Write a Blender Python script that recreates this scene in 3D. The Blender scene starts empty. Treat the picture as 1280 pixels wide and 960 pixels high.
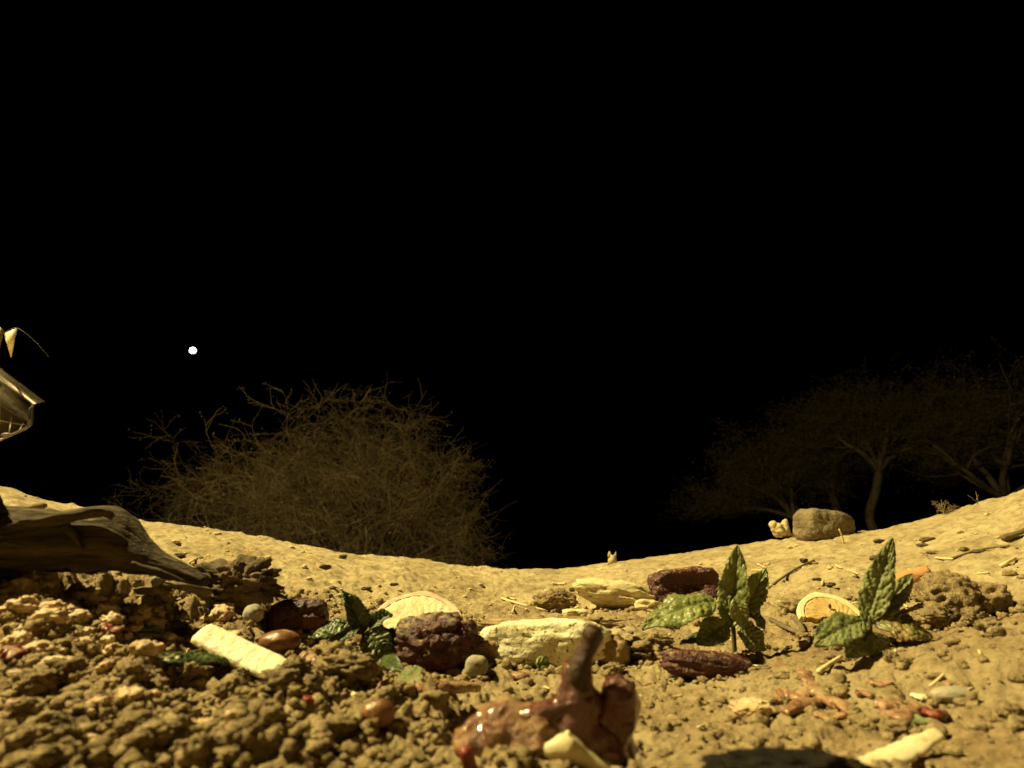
import bpy, bmesh, math, random
import numpy as np
from mathutils import Vector, Matrix, Quaternion

# ------------------------------------------------------------------ camera, sky, light, exposure
scene = bpy.context.scene
COL = scene.collection
random.seed(7); np.random.seed(7)

F_PX = 760.0                                   # focal length in pixels of the 1280x960 photograph
PITCH = math.atan(236 / F_PX)                  # camera looks a little upwards
CAM = Vector((0, 0, 0.051))                    # a few centimetres above the soil
cd = bpy.data.cameras.new('camera'); cam = bpy.data.objects.new('camera', cd); COL.objects.link(cam)
cam.location = CAM; cam.rotation_euler = (math.pi/2 + PITCH, 0, 0)
cd.sensor_width = 36.0; cd.lens = F_PX / 1280 * 36.0
cd.clip_start = 0.005; cd.clip_end = 2000
cd.dof.use_dof = True; cd.dof.focus_distance = 0.47; cd.dof.aperture_fstop = 14.0
scene.camera = cam

MOON_AZ, MOON_EL = math.radians(-24.0), math.radians(17.3)
world = bpy.data.worlds.new('World'); scene.world = world; world.use_nodes = True
wn = world.node_tree.nodes; wl = world.node_tree.links
sky = wn.new('ShaderNodeTexSky'); sky.sky_type = 'NISHITA'; sky.sun_disc = False
sky.sun_elevation = math.radians(-6.0); sky.sun_rotation = MOON_AZ
bg = wn['Background']; bg.inputs['Strength'].default_value = 0.004
wl.new(sky.outputs['Color'], bg.inputs['Color'])

sd = bpy.data.lights.new('moonlight', 'SUN'); so = bpy.data.objects.new('moonlight', sd); COL.objects.link(so)
sd.energy = 0.004; sd.angle = math.radians(0.5); sd.color = (0.75, 0.85, 1.0)
so.rotation_euler = (math.pi/2 - MOON_EL, 0, -MOON_AZ + math.pi)

LAMP = Vector((-2.7, 0.30, 3.5))               # the yard lamp that lights the hollow, on a pole outside the frame
LAMP_W = 2250.0
scene.view_settings.view_transform = 'Standard'; scene.view_settings.look = 'None'
scene.view_settings.exposure = 0.0; scene.view_settings.gamma = 1.0
scene.view_settings.use_curve_mapping = False
scene.render.engine = 'CYCLES'
try:
    scene.cycles.use_denoising = True
except Exception:
    pass
scene.cycles.max_bounces = 6

# ------------------------------------------------------------------ noise
def _hash(ix, iy, iz, seed):
    h = (ix.astype(np.int64)*374761393 + iy.astype(np.int64)*668265263 + iz.astype(np.int64)*2147483647*3 + seed*1274126177) & 0xFFFFFFFF
    h = ((h ^ (h >> 13)) * 1274126177) & 0xFFFFFFFF
    h = ((h ^ (h >> 16)) * 2246822519) & 0xFFFFFFFF
    h = h ^ (h >> 13)
    return h.astype(np.float64) / 4294967295.0
def vnoise3(p, seed=0):
    i = np.floor(p); f = p - i; f = f*f*f*(f*(f*6-15)+10)
    ix, iy, iz = (i[:, k].astype(np.int64) for k in range(3))
    r = 0
    for dx in (0, 1):
        wx = f[:, 0] if dx else 1-f[:, 0]
        for dy in (0, 1):
            wy = f[:, 1] if dy else 1-f[:, 1]
            for dz in (0, 1):
                wz = f[:, 2] if dz else 1-f[:, 2]
                r = r + wx*wy*wz*_hash(ix+dx, iy+dy, iz+dz, seed)
    return r*2-1
def fbm3(p, octv=4, seed=0):
    a, s, t = 1.0, 0, 0
    for k in range(octv):
        s = s + a*vnoise3(p*(2.03**k)+k*17.3, seed+k); t += a; a *= 0.5
    return s/t
def vnoise2(x, y, seed=0):
    ix = np.floor(x); iy = np.floor(y); fx = x-ix; fy = y-iy
    fx = fx*fx*fx*(fx*(fx*6-15)+10); fy = fy*fy*fy*(fy*(fy*6-15)+10)
    ix = ix.astype(np.int64); iy = iy.astype(np.int64); z = np.zeros_like(ix)
    return ((1-fx)*(1-fy)*_hash(ix, iy, z, seed)+fx*(1-fy)*_hash(ix+1, iy, z, seed)+(1-fx)*fy*_hash(ix, iy+1, z, seed)+fx*fy*_hash(ix+1, iy+1, z, seed))*2-1
def fbm2(x, y, octv=4, seed=0):
    a, s, t = 1.0, 0, 0
    for k in range(octv):
        s = s + a*vnoise2(x*(2.07**k)+k*11.7, y*(2.07**k)-k*5.1, seed+k); t += a; a *= 0.5
    return s/t
def worley(x, y, seed=0):
    ix = np.floor(x).astype(np.int64); iy = np.floor(y).astype(np.int64); z = np.zeros_like(ix)
    f1 = np.full(x.shape, 9.0); f2 = f1.copy(); rid = np.zeros(x.shape)
    for dx in (-1, 0, 1):
        for dy in (-1, 0, 1):
            cx = ix+dx; cy = iy+dy
            jx = cx+_hash(cx, cy, z, seed); jy = cy+_hash(cx, cy, z, seed+1)
            d = np.hypot(jx-x, jy-y); near = d < f1
            f2 = np.where(near, f1, np.minimum(f2, d))
            rid = np.where(near, _hash(cx, cy, z, seed+2), rid); f1 = np.where(near, d, f1)
    return f1, f2, rid
def sstep(a, b, x):
    t = np.clip((x-a)/(b-a), 0, 1); return t*t*(3-2*t)

# ------------------------------------------------------------------ pixel rays
cp, sp = math.cos(PITCH), math.sin(PITCH)
def ray(px, py):
    x = (px-640)/F_PX; y = (480-py)/F_PX
    return Vector((x, cp - y*sp, sp + y*cp))       # not normalised: unit depth along the optical axis
def depth_of(P):
    d = P - CAM; return d.y*cp + d.z*sp
def at_depth(px, py, D):
    return CAM + ray(px, py)*D
def at_y(px, py, Y):
    d = ray(px, py); return CAM + d*(Y/d.y)

# ------------------------------------------------------------------ ground: a shallow hollow with a soil rim
rim_px = [(0,609),(60,623),(130,641),(200,653),(280,663),(350,677),(440,691),(520,699),(580,707),(640,712),(700,710),(745,704),(775,699),
          (800,698),(870,691),(940,681),(1000,672),(1060,667),(1100,662),(1150,651),(1190,639),(1240,625),(1280,612)]
rim_az, rim_el = [], []
for a, b in rim_px:
    d = ray(a, b); rim_az.append(math.atan2(d.x, d.y)); rim_el.append(math.atan2(d.z, math.hypot(d.x, d.y)))
rim_az = [-math.pi, -1.4, -0.9] + rim_az + [0.9, 1.4, math.pi]
rim_el = [0.10, 0.125, 0.12] + rim_el + [0.12, 0.125, 0.10]
def rimR(az): return 0.86 + 0.07*np.sin(az*2.3+0.6) + 0.03*np.sin(az*7.1)
R_NEAR, E_NEAR = 0.19, math.radians(-15.0)
def base_height(x, y):
    r = np.hypot(x, y); az = np.arctan2(x, y)
    R = rimR(az); er = np.interp(az, rim_az, rim_el); zr = CAM.z + R*np.tan(er)
    t = np.clip(np.log(np.maximum(r, R_NEAR)/R_NEAR)/np.log(R/R_NEAR), 0, 1)
    z = CAM.z + np.maximum(r, R_NEAR)*np.tan(er-(er-E_NEAR)*(1-t)**1.3)
    k = np.clip(r-R, 0, None)
    z = np.where(r > R, zr - 0.9*k*k/(k+0.12), z)
    z = np.maximum(z, -0.45 + 0*z)
    # heap of scraps on the left, low shoulder on the right
    z = z + 0.020*np.exp(-(((x+0.215)/0.085)**2 + ((y-0.30)/0.07)**2)) + 0.012*np.exp(-(((x-0.20)/0.07)**2 + ((y-0.25)/0.07)**2))
    z = z + 0.006*np.exp(-(((x+0.085)/0.06)**2 + ((y-0.20)/0.05)**2))
    z = z - 0.024*np.exp(-(((x+0.148)/0.022)**2 + ((y-0.163)/0.016)**2))
    return z
def height(x, y):
    r = np.hypot(x, y)
    z = base_height(x, y)
    near = 1 - sstep(0.40, 0.60, r)
    mid = 1 - sstep(0.5, 0.85, r)
    left = 0.20 + 0.80*(1 - sstep(-0.10, 0.06, x + 0.10*(y-0.2)))
    far = sstep(0.42, 0.60, r)
    z = z + far*(0.005*fbm2(x*7, y*7, 3, 5) + 0.0038*fbm2(x*24, y*24, 4, 9) + 0.0026*np.abs(fbm2(x*55, y*55, 4, 13)))*np.clip(2.2-r, 0.25, 1)
    z = z + 0.0035*fbm2(x*28, y*28, 3, 21)*mid
    wx = x + 0.006*fbm2(x*90, y*90, 4, 31); wy = y + 0.006*fbm2(x*90, y*90, 4, 36)
    bil = 0
    for f_, a_, sd_ in ((30, 0.0190, 37), (70, 0.0085, 38), (165, 0.0052, 39), (350, 0.0028, 40)):
        bil = bil + a_*np.abs(vnoise2(wx*f_, wy*f_, sd_))
    z = z + (bil-0.008)*near*left*(0.6+0.5*fbm2(x*12, y*12, 2, 44))
    for cell, amp, sd_ in ((0.0165, 0.0020, 51), (0.0075, 0.0010, 61)):
        f1, f2, rid = worley(wx/cell, wy/cell, sd_)
        dome = np.sqrt(np.clip(1-(f1/0.62)**2, 0, 1))
        z = z + amp*dome*np.clip(rid*2.2-1.2, 0, 1)*near*left
    f1, f2, rid = worley(wx/0.013, wy/0.013, 71)
    z = z + 0.0012*np.sqrt(np.clip(1-(f1/0.55)**2, 0, 1))*(rid > 0.7)*mid
    # drying cracks on the smoother right half
    f1, f2, rid = worley(wx/0.055, wy/0.055, 81)
    crack = (1-sstep(0.0, 0.055, f2-f1))*(1-left)*near*1.3*sstep(-0.1, 0.25, vnoise2(x*14, y*14, 83))
    z = z - 0.0035*crack
    z = z + 0.0018*fbm2(x*210, y*210, 4, 91)*mid + 0.0016*fbm2(x*80, y*80, 4, 95)
    # pits and lumps on the bank
    f1, f2, rid = worley(x/0.022, y/0.022, 111)
    z = z + far*np.clip(3-r, 0, 1)*0.0022*np.sqrt(np.clip(1-(f1/0.45)**2, 0, 1))*np.clip(rid*2-1.6, 0, 1)
    z = z - far*np.clip(3-r, 0, 1)*0.0035*np.clip(1-f1/0.35, 0, 1)*(rid < 0.2)
    return z

front = np.linspace(-1.0, 1.0, 1050)
back = np.linspace(1.0, 2*math.pi-1.0, 140)[1:-1]
AZ = np.concatenate([front, back]); NA = len(AZ)
RS = np.concatenate([np.geomspace(0.05, 1.25, 760), np.geomspace(1.25, 600, 60)[1:]]); NR = len(RS)
rr, aa = np.meshgrid(RS, AZ, indexing='ij')
gx = rr*np.sin(aa); gy = rr*np.cos(aa)
gz = height(gx.ravel(), gy.ravel()).reshape(gx.shape)
RSF = RS
def hgt(x, y):
    az = math.atan2(x, y); r = math.hypot(x, y)
    if az < -1.0: az += 2*math.pi
    j = int(np.clip(np.searchsorted(AZ, az)-1, 0, NA-2)); i = int(np.clip(np.searchsorted(RS, r)-1, 0, NR-2))
    fj = min(max((az-AZ[j])/(AZ[j+1]-AZ[j]), 0), 1); fi = min(max((r-RS[i])/(RS[i+1]-RS[i]), 0), 1)
    return float((gz[i, j]*(1-fi)+gz[i+1, j]*fi)*(1-fj) + (gz[i, j+1]*(1-fi)+gz[i+1, j+1]*fi)*fj)
def at(px, py, rmax=0.93):
    """where the ray of a pixel meets the ground"""
    d = ray(px, py); h = math.hypot(d.x, d.y); r = 0.07
    while r < rmax:
        p = CAM + d*(r/h)
        if p.z <= hgt(p.x, p.y): break
        r *= 1.004
    p = CAM + d*(r/h); p.z = hgt(p.x, p.y); return p
def on_rim(px, back_=0.03):
    d = ray(px, 650); az = math.atan2(d.x, d.y); R = float(rimR(az)) - back_*0.4
    x, y = R*math.sin(az), R*math.cos(az); return Vector((x, y, hgt(x, y)))
def S(P): return depth_of(P)/F_PX                # metres for one photograph pixel at that point

# ------------------------------------------------------------------ materials
def nd(nt, t, **kw):
    n = nt.nodes.new(t)
    for k, v in kw.items():
        if hasattr(n, k): setattr(n, k, v)
        else: n.inputs[k].default_value = v
    return n
SOIL = (0.42, 0.315, 0.165)
def mat(name, cols, scale=60, rough=0.7, bump=0.3, bscale=None, dust=0.0, dscale=90, sss=0.0, sssr=0.003, coat=0.0, spec=0.4, detail=6, dist=0.0,
        trans=0.0, speck=None, stretch=None, bdist=0.002, transl=0.0):
    m = bpy.data.materials.new(name); m.use_nodes = True; nt = m.node_tree; L = nt.links
    b = nt.nodes['Principled BSDF']
    tc = nd(nt, 'ShaderNodeTexCoord'); oi = nd(nt, 'ShaderNodeObjectInfo')
    ad = nd(nt, 'ShaderNodeVectorMath', operation='ADD'); L.new(tc.outputs['Object'], ad.inputs[0])
    sc = nd(nt, 'ShaderNodeVectorMath', operation='SCALE'); sc.inputs[0].default_value = (3.1, 7.7, 5.3); L.new(oi.outputs['Random'], sc.inputs['Scale'])
    L.new(sc.outputs[0], ad.inputs[1]); vec = ad.outputs[0]
    if stretch:
        mp = nd(nt, 'ShaderNodeMapping'); mp.inputs['Scale'].default_value = stretch; L.new(vec, mp.inputs['Vector']); vec = mp.outputs[0]
    n1 = nd(nt, 'ShaderNodeTexNoise', Scale=scale, Detail=detail, Roughness=0.6, Distortion=dist); L.new(vec, n1.inputs['Vector'])
    rp = nd(nt, 'ShaderNodeValToRGB'); e = rp.color_ramp.elements
    n = len(cols)
    while len(e) < n: e.new(0.5)
    for i, c in enumerate(cols):
        e[i].position = 0.28 + 0.44*i/max(1, n-1); e[i].color = (*c, 1)
    L.new(n1.outputs['Fac'], rp.inputs['Fac']); col = rp.outputs['Color']
    if speck:
        n3 = nd(nt, 'ShaderNodeTexNoise', Scale=speck[1], Detail=3); L.new(vec, n3.inputs['Vector'])
        r3 = nd(nt, 'ShaderNodeValToRGB'); r3.color_ramp.elements[0].position = speck[2]; r3.color_ramp.elements[1].position = speck[2]+0.05
        L.new(n3.outputs['Fac'], r3.inputs['Fac'])
        mx = nd(nt, 'ShaderNodeMix', data_type='RGBA'); L.new(r3.outputs['Color'], mx.inputs[0]); L.new(col, mx.inputs[6]); mx.inputs[7].default_value = (*speck[0], 1)
        col = mx.outputs[2]
    rough_in = None
    if dust > 0:
        n2 = nd(nt, 'ShaderNodeTexNoise', Scale=dscale, Detail=8, Roughness=0.65); L.new(vec, n2.inputs['Vector'])
        ge = nd(nt, 'ShaderNodeNewGeometry'); sx = nd(nt, 'ShaderNodeSeparateXYZ'); L.new(ge.outputs['Normal'], sx.inputs[0])
        ma = nd(nt, 'ShaderNodeMath', operation='MULTIPLY_ADD'); L.new(sx.outputs['Z'], ma.inputs[0]); ma.inputs[1].default_value = 0.10; L.new(n2.outputs['Fac'], ma.inputs[2])
        r2 = nd(nt, 'ShaderNodeValToRGB'); c0 = 0.80-0.5*dust
        r2.color_ramp.elements[0].position = c0; r2.color_ramp.elements[1].position = min(0.99, c0+0.12)
        L.new(ma.outputs[0], r2.inputs['Fac'])
        mx = nd(nt, 'ShaderNodeMix', data_type='RGBA'); L.new(r2.outputs['Color'], mx.inputs[0]); L.new(col, mx.inputs[6]); mx.inputs[7].default_value = (SOIL[0]*0.8, SOIL[1]*0.78, SOIL[2]*0.75, 1)
        col = mx.outputs[2]
        mr = nd(nt, 'ShaderNodeMapRange'); mr.inputs['To Min'].default_value = rough; mr.inputs['To Max'].default_value = 0.92
        L.new(r2.outputs['Color'], mr.inputs['Value']); rough_in = mr.outputs[0]
    L.new(col, b.inputs['Base Color'])
    b.inputs['Roughness'].default_value = rough
    if rough_in: L.new(rough_in, b.inputs['Roughness'])
    b.inputs['Specular IOR Level'].default_value = spec
    if coat: b.inputs['Coat Weight'].default_value = coat; b.inputs['Coat Roughness'].default_value = 0.12
    if sss:
        b.inputs['Subsurface Weight'].default_value = sss; b.inputs['Subsurface Radius'].default_value = (1, 0.5, 0.25); b.inputs['Subsurface Scale'].default_value = sssr
    if trans: b.inputs['Transmission Weight'].default_value = trans
    if bump:
        nb = nd(nt, 'ShaderNodeTexNoise', Scale=bscale or scale*3, Detail=6, Roughness=0.6); L.new(vec, nb.inputs['Vector'])
        bp = nd(nt, 'ShaderNodeBump', Strength=bump, Distance=bdist); L.new(nb.outputs['Fac'], bp.inputs['Height']); L.new(bp.outputs[0], b.inputs['Normal'])
    if transl:
        tr = nd(nt, 'ShaderNodeBsdfTranslucent'); L.new(col, tr.inputs['Color']); ms = nd(nt, 'ShaderNodeMixShader'); ms.inputs[0].default_value = transl
        L.new(b.outputs[0], ms.inputs[1]); L.new(tr.outputs[0], ms.inputs[2]); L.new(ms.outputs[0], nt.nodes['Material Output'].inputs['Surface'])
    return m

MT = {}
MT['soil_crumb'] = mat('soil_crumb', [(0.15,0.105,0.055),(0.30,0.22,0.115),(0.46,0.34,0.19)], 420, 0.95, 0.9, 900, spec=0.2)
MT['bank_grit'] = mat('bank_grit', [(0.36,0.27,0.14),(0.46,0.35,0.19),(0.58,0.47,0.28)], 30, 0.95, 0.5, 300, spec=0.2)
MT['clod'] = mat('clod', [(0.12,0.085,0.048),(0.26,0.19,0.10),(0.40,0.295,0.16)], 240, 0.95, 1.0, 700, spec=0.2)
MT['dark_clod'] = mat('dark_clod', [(0.05,0.036,0.02),(0.12,0.085,0.05),(0.25,0.18,0.10)], 60, 0.9, 0.9, 300, spec=0.25)
MT['shade_black'] = mat('painted_shade', [(0.006,0.005,0.004),(0.014,0.011,0.008),(0.03,0.022,0.014)], 60, 0.9, 0.8, 200, spec=0.1)  # near-black colour that stands in for foreground shade
MT['wood'] = mat('weathered_wood', [(0.020,0.014,0.008),(0.058,0.041,0.022),(0.14,0.10,0.053)], 20, 0.88, 1.0, 60, stretch=(1,6,6), dust=0.22, dscale=30, spec=0.25, bdist=0.004)
MT['bark'] = mat('bark', [(0.10,0.075,0.045),(0.20,0.15,0.09),(0.30,0.22,0.14)], 6, 0.9, 0.6, 18, spec=0.2, bdist=0.02)
MT['twig'] = mat('twig', [(0.11,0.078,0.041),(0.18,0.13,0.068),(0.24,0.175,0.096)], 3, 0.9, 0, spec=0.2)
MT['acacia_leaf'] = mat('acacia_leaf', [(0.075,0.06,0.022),(0.125,0.094,0.036),(0.165,0.12,0.05)], 4, 0.8, 0, spec=0.2)
MT['beet'] = mat('dark_red_flesh', [(0.022,0.005,0.006),(0.062,0.010,0.011),(0.115,0.022,0.019)], 80, 0.42, 1.0, 420, dust=0.44, dscale=220, spec=0.5)
MT['beet_clean'] = mat('dark_red_flesh_wet', [(0.024,0.005,0.006),(0.070,0.011,0.012),(0.13,0.025,0.02)], 80, 0.42, 1.0, 420, dust=0.36, dscale=160, spec=0.6)
MT['cream'] = mat('cream_flesh', [(0.66,0.58,0.38),(0.82,0.76,0.55),(0.88,0.84,0.66)], 45, 0.36, 0.6, 240, sss=0.1, dust=0.08, dscale=140)
MT['bread'] = mat('bread_crumb', [(0.60,0.52,0.30),(0.80,0.74,0.52),(0.85,0.81,0.63)], 60, 0.85, 0.6, 300, dust=0.37, dscale=60, speck=((0.16,0.10,0.05), 420, 0.62))
MT['crust'] = mat('bread_crust', [(0.16,0.09,0.04),(0.30,0.19,0.09),(0.46,0.34,0.18)], 90, 0.8, 0.8, 260, dust=0.46, dscale=90)
MT['pale_stone'] = mat('pale_stone', [(0.42,0.34,0.18),(0.60,0.50,0.28),(0.68,0.58,0.36)], 26, 0.9, 0.8, 90, stretch=(1,1,3), bdist=0.004)
MT['grey_stone'] = mat('grey_pebble', [(0.24,0.21,0.15),(0.34,0.30,0.22),(0.42,0.37,0.27)], 60, 0.8, 0.4, 260, dust=0.22)
MT['rock'] = mat('rock', [(0.10,0.075,0.04),(0.19,0.145,0.08),(0.28,0.215,0.12)], 40, 0.92, 1.0, 90, bdist=0.008, dust=0.10, dscale=30)
MT['root'] = mat('bleached_root', [(0.34,0.26,0.14),(0.50,0.40,0.23),(0.60,0.50,0.30)], 40, 0.9, 0.6, 110)
MT['mint'] = mat('mint_leaf', [(0.12,0.135,0.040),(0.24,0.262,0.088),(0.34,0.355,0.14)], 130, 0.36, 0.30, 480, dust=0.16, dscale=150, spec=0.6, bdist=0.0012, transl=0.3)
MT['mint_dusty'] = mat('dusty_mint_leaf', [(0.10,0.115,0.038),(0.195,0.215,0.078),(0.30,0.31,0.13)], 120, 0.5, 0.3, 480, dust=0.30, dscale=170, bdist=0.0012, transl=0.3)
MT['mint_dark'] = mat('wilted_mint_leaf', [(0.026,0.038,0.013),(0.065,0.088,0.026),(0.14,0.155,0.05)], 120, 0.34, 0.3, 480, dust=0.28, dscale=130, bdist=0.0012, transl=0.2)
MT['mint_brown'] = mat('browned_mint_leaf', [(0.08,0.10,0.03),(0.17,0.15,0.055),(0.30,0.19,0.09)], 55, 0.32, 0.3, 480, dust=0.16, dscale=150)
MT['stem'] = mat('mint_stem', [(0.05,0.045,0.02),(0.12,0.10,0.04)], 120, 0.55, 0.3)
MT['straw'] = mat('straw', [(0.52,0.42,0.20),(0.70,0.60,0.34)], 60, 0.6, 0.2)
MT['stick'] = mat('dark_twig', [(0.09,0.065,0.035),(0.20,0.15,0.08)], 60, 0.85, 0.5)
MT['pith'] = mat('lemon_rind', [(0.72,0.62,0.34),(0.82,0.75,0.48)], 70, 0.6, 0.3, 260, dust=0.08)
MT['lemon'] = mat('lemon_flesh', [(0.52,0.35,0.13),(0.66,0.46,0.19),(0.76,0.58,0.30)], 90, 0.22, 0.5, 300, sss=0.2, coat=0.5, dust=0.06)
MT['pink_rim'] = mat('pink_skin', [(0.50,0.22,0.15),(0.70,0.50,0.34),(0.80,0.70,0.50)], 60, 0.5, 0.4, dust=0.28)
MT['radish'] = mat('pale_slice', [(0.62,0.50,0.27),(0.74,0.64,0.40),(0.80,0.72,0.48)], 55, 0.5, 0.6, 160, dust=0.36, dscale=90)
MT['meat'] = mat('brown_gristle', [(0.050,0.009,0.005),(0.125,0.025,0.011),(0.22,0.07,0.025)], 90, 0.18, 1.0, 300, coat=0.7, spec=0.6, sss=0.1, bdist=0.003)
MT['gristle'] = mat('tan_gristle', [(0.12,0.034,0.015),(0.25,0.115,0.048),(0.42,0.27,0.12)], 80, 0.20, 1.0, 300, coat=0.8, spec=0.6, sss=0.25, sssr=0.006, dust=0.14, dscale=180, bdist=0.0025)
MT['stalk'] = mat('charred_stalk', [(0.015,0.007,0.004),(0.045,0.018,0.009),(0.10,0.045,0.02)], 90, 0.45, 0.8, 300, dust=0.12, dscale=160)
MT['pink_meat'] = mat('pink_meat', [(0.15,0.066,0.034),(0.32,0.168,0.092),(0.48,0.30,0.175)], 110, 0.26, 0.9, 300, coat=0.3, sss=0.1, dust=0.42, dscale=130)
MT['red'] = mat('red_skin', [(0.09,0.012,0.008),(0.20,0.030,0.018),(0.30,0.07,0.03)], 80, 0.35, 0.7, coat=0.15, dust=0.40, dscale=160)
MT['orange'] = mat('orange_peel', [(0.46,0.19,0.07),(0.60,0.30,0.13),(0.68,0.44,0.24)], 80, 0.3, 0.4, 260, coat=0.3, dust=0.12)
MT['bone'] = mat('bone', [(0.52,0.42,0.24),(0.66,0.56,0.35),(0.72,0.64,0.43)], 40, 0.4, 0.3, 140, sss=0.1, dust=0.26)
MT['tan'] = mat('tan_seed', [(0.30,0.18,0.08),(0.46,0.31,0.15),(0.55,0.40,0.21)], 90, 0.35, 0.3, dust=0.12)
MT['brown_seed'] = mat('brown_seed', [(0.10,0.035,0.016),(0.20,0.085,0.035),(0.30,0.15,0.07)], 70, 0.35, 0.4, coat=0.1, dust=0.26)
MT['crumb'] = mat('cream_crumb', [(0.34,0.20,0.105),(0.52,0.36,0.20),(0.70,0.55,0.35)], 60, 0.40, 0.8, 330, sss=0.05, dust=0.30, dscale=160)
MT['plastic'] = mat('clear_plastic', [(0.30,0.23,0.15),(0.38,0.30,0.20)], 20, 0.22, 0.1, trans=0.98, spec=0.12)
MT['plastic_edge'] = mat('plastic_edge', [(0.26,0.21,0.14),(0.38,0.31,0.21)], 60, 0.3, 0.1, trans=0.4)
MT['flap'] = mat('pale_plastic', [(0.70,0.62,0.46),(0.80,0.72,0.55)], 40, 0.35, 0.1)
MT['metal'] = mat('painted_steel', [(0.14,0.14,0.14),(0.20,0.20,0.19)], 20, 0.45, 0.1)
def emat(name, col, s):
    m = bpy.data.materials.new(name); m.use_nodes = True; nt = m.node_tree; nt.nodes.clear()
    o = nd(nt, 'ShaderNodeOutputMaterial'); e = nd(nt, 'ShaderNodeEmission'); e.inputs[0].default_value = (*col, 1); e.inputs[1].default_value = s
    nt.links.new(e.outputs[0], o.inputs[0]); return m
MT['moon'] = emat('moon_light', (0.72, 0.88, 1.0), 14.0)
MT['bulb'] = emat('lamp_glow', (1.0, 0.80, 0.36), 30.0)

def soil_material():
    m = bpy.data.materials.new('soil'); m.use_nodes = True; nt = m.node_tree; L = nt.links; b = nt.nodes['Principled BSDF']
    tc = nd(nt, 'ShaderNodeTexCoord'); vec = tc.outputs['Object']
    def noise(s, d=6, r=0.6):
        n = nd(nt, 'ShaderNodeTexNoise', Scale=s, Detail=d, Roughness=r); L.new(vec, n.inputs['Vector']); return n.outputs['Fac']
    def ramp(fac, stops):
        r = nd(nt, 'ShaderNodeValToRGB'); e = r.color_ramp.elements
        while len(e) < len(stops): e.new(0.5)
        for i, (p, c) in enumerate(stops): e[i].position = p; e[i].color = (*c, 1)
        L.new(fac, r.inputs['Fac']); return r.outputs['Color']
    def mix(f, a, c, mode='MIX'):
        x = nd(nt, 'ShaderNodeMix', data_type='RGBA', blend_type=mode)
        if isinstance(f, float): x.inputs[0].default_value = f
        else: L.new(f, x.inputs[0])
        L.new(a, x.inputs[6]); L.new(c, x.inputs[7]); return x.outputs[2]
    dry = ramp(noise(13, 10, 0.72), [(0.34, (0.30,0.222,0.118)), (0.5, (0.43,0.335,0.19)), (0.66, (0.52,0.42,0.25))])
    dry = mix(0.55, dry, ramp(noise(120, 5), [(0.36, (0.36,0.31,0.24)), (0.52, (0.95,0.95,0.95)), (0.66, (1,1,1))]), 'MULTIPLY')
    damp = ramp(noise(38, 8, 0.65), [(0.28, (0.15,0.096,0.048)), (0.5, (0.285,0.197,0.102)), (0.72, (0.42,0.315,0.175))])
    damp = mix(0.65, damp, ramp(noise(480, 6, 0.7), [(0.36, (0.30,0.25,0.2)), (0.55, (1,1,1)), (0.7, (1,1,1))]), 'MULTIPLY')
    at_ = nd(nt, 'ShaderNodeAttribute', attribute_name='damp')
    col = mix(at_.outputs['Fac'], dry, damp)
    # scattered pale grit and dark bits
    v = nd(nt, 'ShaderNodeTexVoronoi', Scale=110); L.new(vec, v.inputs['Vector'])
    g = ramp(v.outputs['Distance'], [(0.0, (1,1,1)), (0.10, (1,1,1)), (0.13, (0,0,0))])
    pick = nd(nt, 'ShaderNodeSeparateColor'); L.new(v.outputs['Color'], pick.inputs[0])
    gt = nd(nt, 'ShaderNodeMath', operation='GREATER_THAN'); L.new(pick.outputs[0], gt.inputs[0]); gt.inputs[1].default_value = 0.86
    mu = nd(nt, 'ShaderNodeMath', operation='MULTIPLY'); L.new(g, mu.inputs[0]); L.new(gt.outputs[0], mu.inputs[1])
    pale = nd(nt, 'ShaderNodeRGB'); pale.outputs[0].default_value = (0.62,0.53,0.33,1)
    col = mix(mu.outputs[0], col, pale.outputs[0])
    lt = nd(nt, 'ShaderNodeMath', operation='LESS_THAN'); L.new(pick.outputs[1], lt.inputs[0]); lt.inputs[1].default_value = 0.15
    mu2 = nd(nt, 'ShaderNodeMath', operation='MULTIPLY'); L.new(g, mu2.inputs[0]); L.new(lt.outputs[0], mu2.inputs[1])
    dark = nd(nt, 'ShaderNodeRGB'); dark.outputs[0].default_value = (0.10,0.07,0.035,1)
    col = mix(mu2.outputs[0], col, dark.outputs[0])
    L.new(col, b.inputs['Base Color']); b.inputs['Roughness'].default_value = 0.95; b.inputs['Specular IOR Level'].default_value = 0.15
    b1 = nd(nt, 'ShaderNodeBump', Strength=0.8, Distance=0.004); L.new(noise(55, 8, 0.65), b1.inputs['Height'])
    b2 = nd(nt, 'ShaderNodeBump', Strength=0.9, Distance=0.0014); L.new(noise(700, 6, 0.7), b2.inputs['Height']); L.new(b1.outputs[0], b2.inputs['Normal'])
    L.new(b2.outputs[0], b.inputs['Normal'])
    return m
MT['soil'] = soil_material()

# ------------------------------------------------------------------ object helpers
def mesh_np(name, V, faces, material, smooth=True):
    me = bpy.data.meshes.new(name); V = np.asarray(V, dtype=np.float32)
    if isinstance(faces, np.ndarray):
        k = faces.shape[1]; n = len(faces)
        me.vertices.add(len(V)); me.vertices.foreach_set('co', V.ravel())
        me.loops.add(n*k); me.loops.foreach_set('vertex_index', faces.astype(np.int32).ravel())
        me.polygons.add(n); me.polygons.foreach_set('loop_start', np.arange(0, n*k, k, dtype=np.int32))
        me.update(calc_edges=True)
    else:
        me.from_pydata([tuple(map(float, v)) for v in V], [], faces)
    me.polygons.foreach_set('use_smooth', [smooth]*len(me.polygons)); me.update()
    me.materials.append(MT[material] if isinstance(material, str) else material)
    return me
def link(name, me, parent=None, loc=(0, 0, 0)):
    o = bpy.data.objects.new(name, me); COL.objects.link(o); o.location = loc
    if parent: o.parent = parent
    return o
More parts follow.
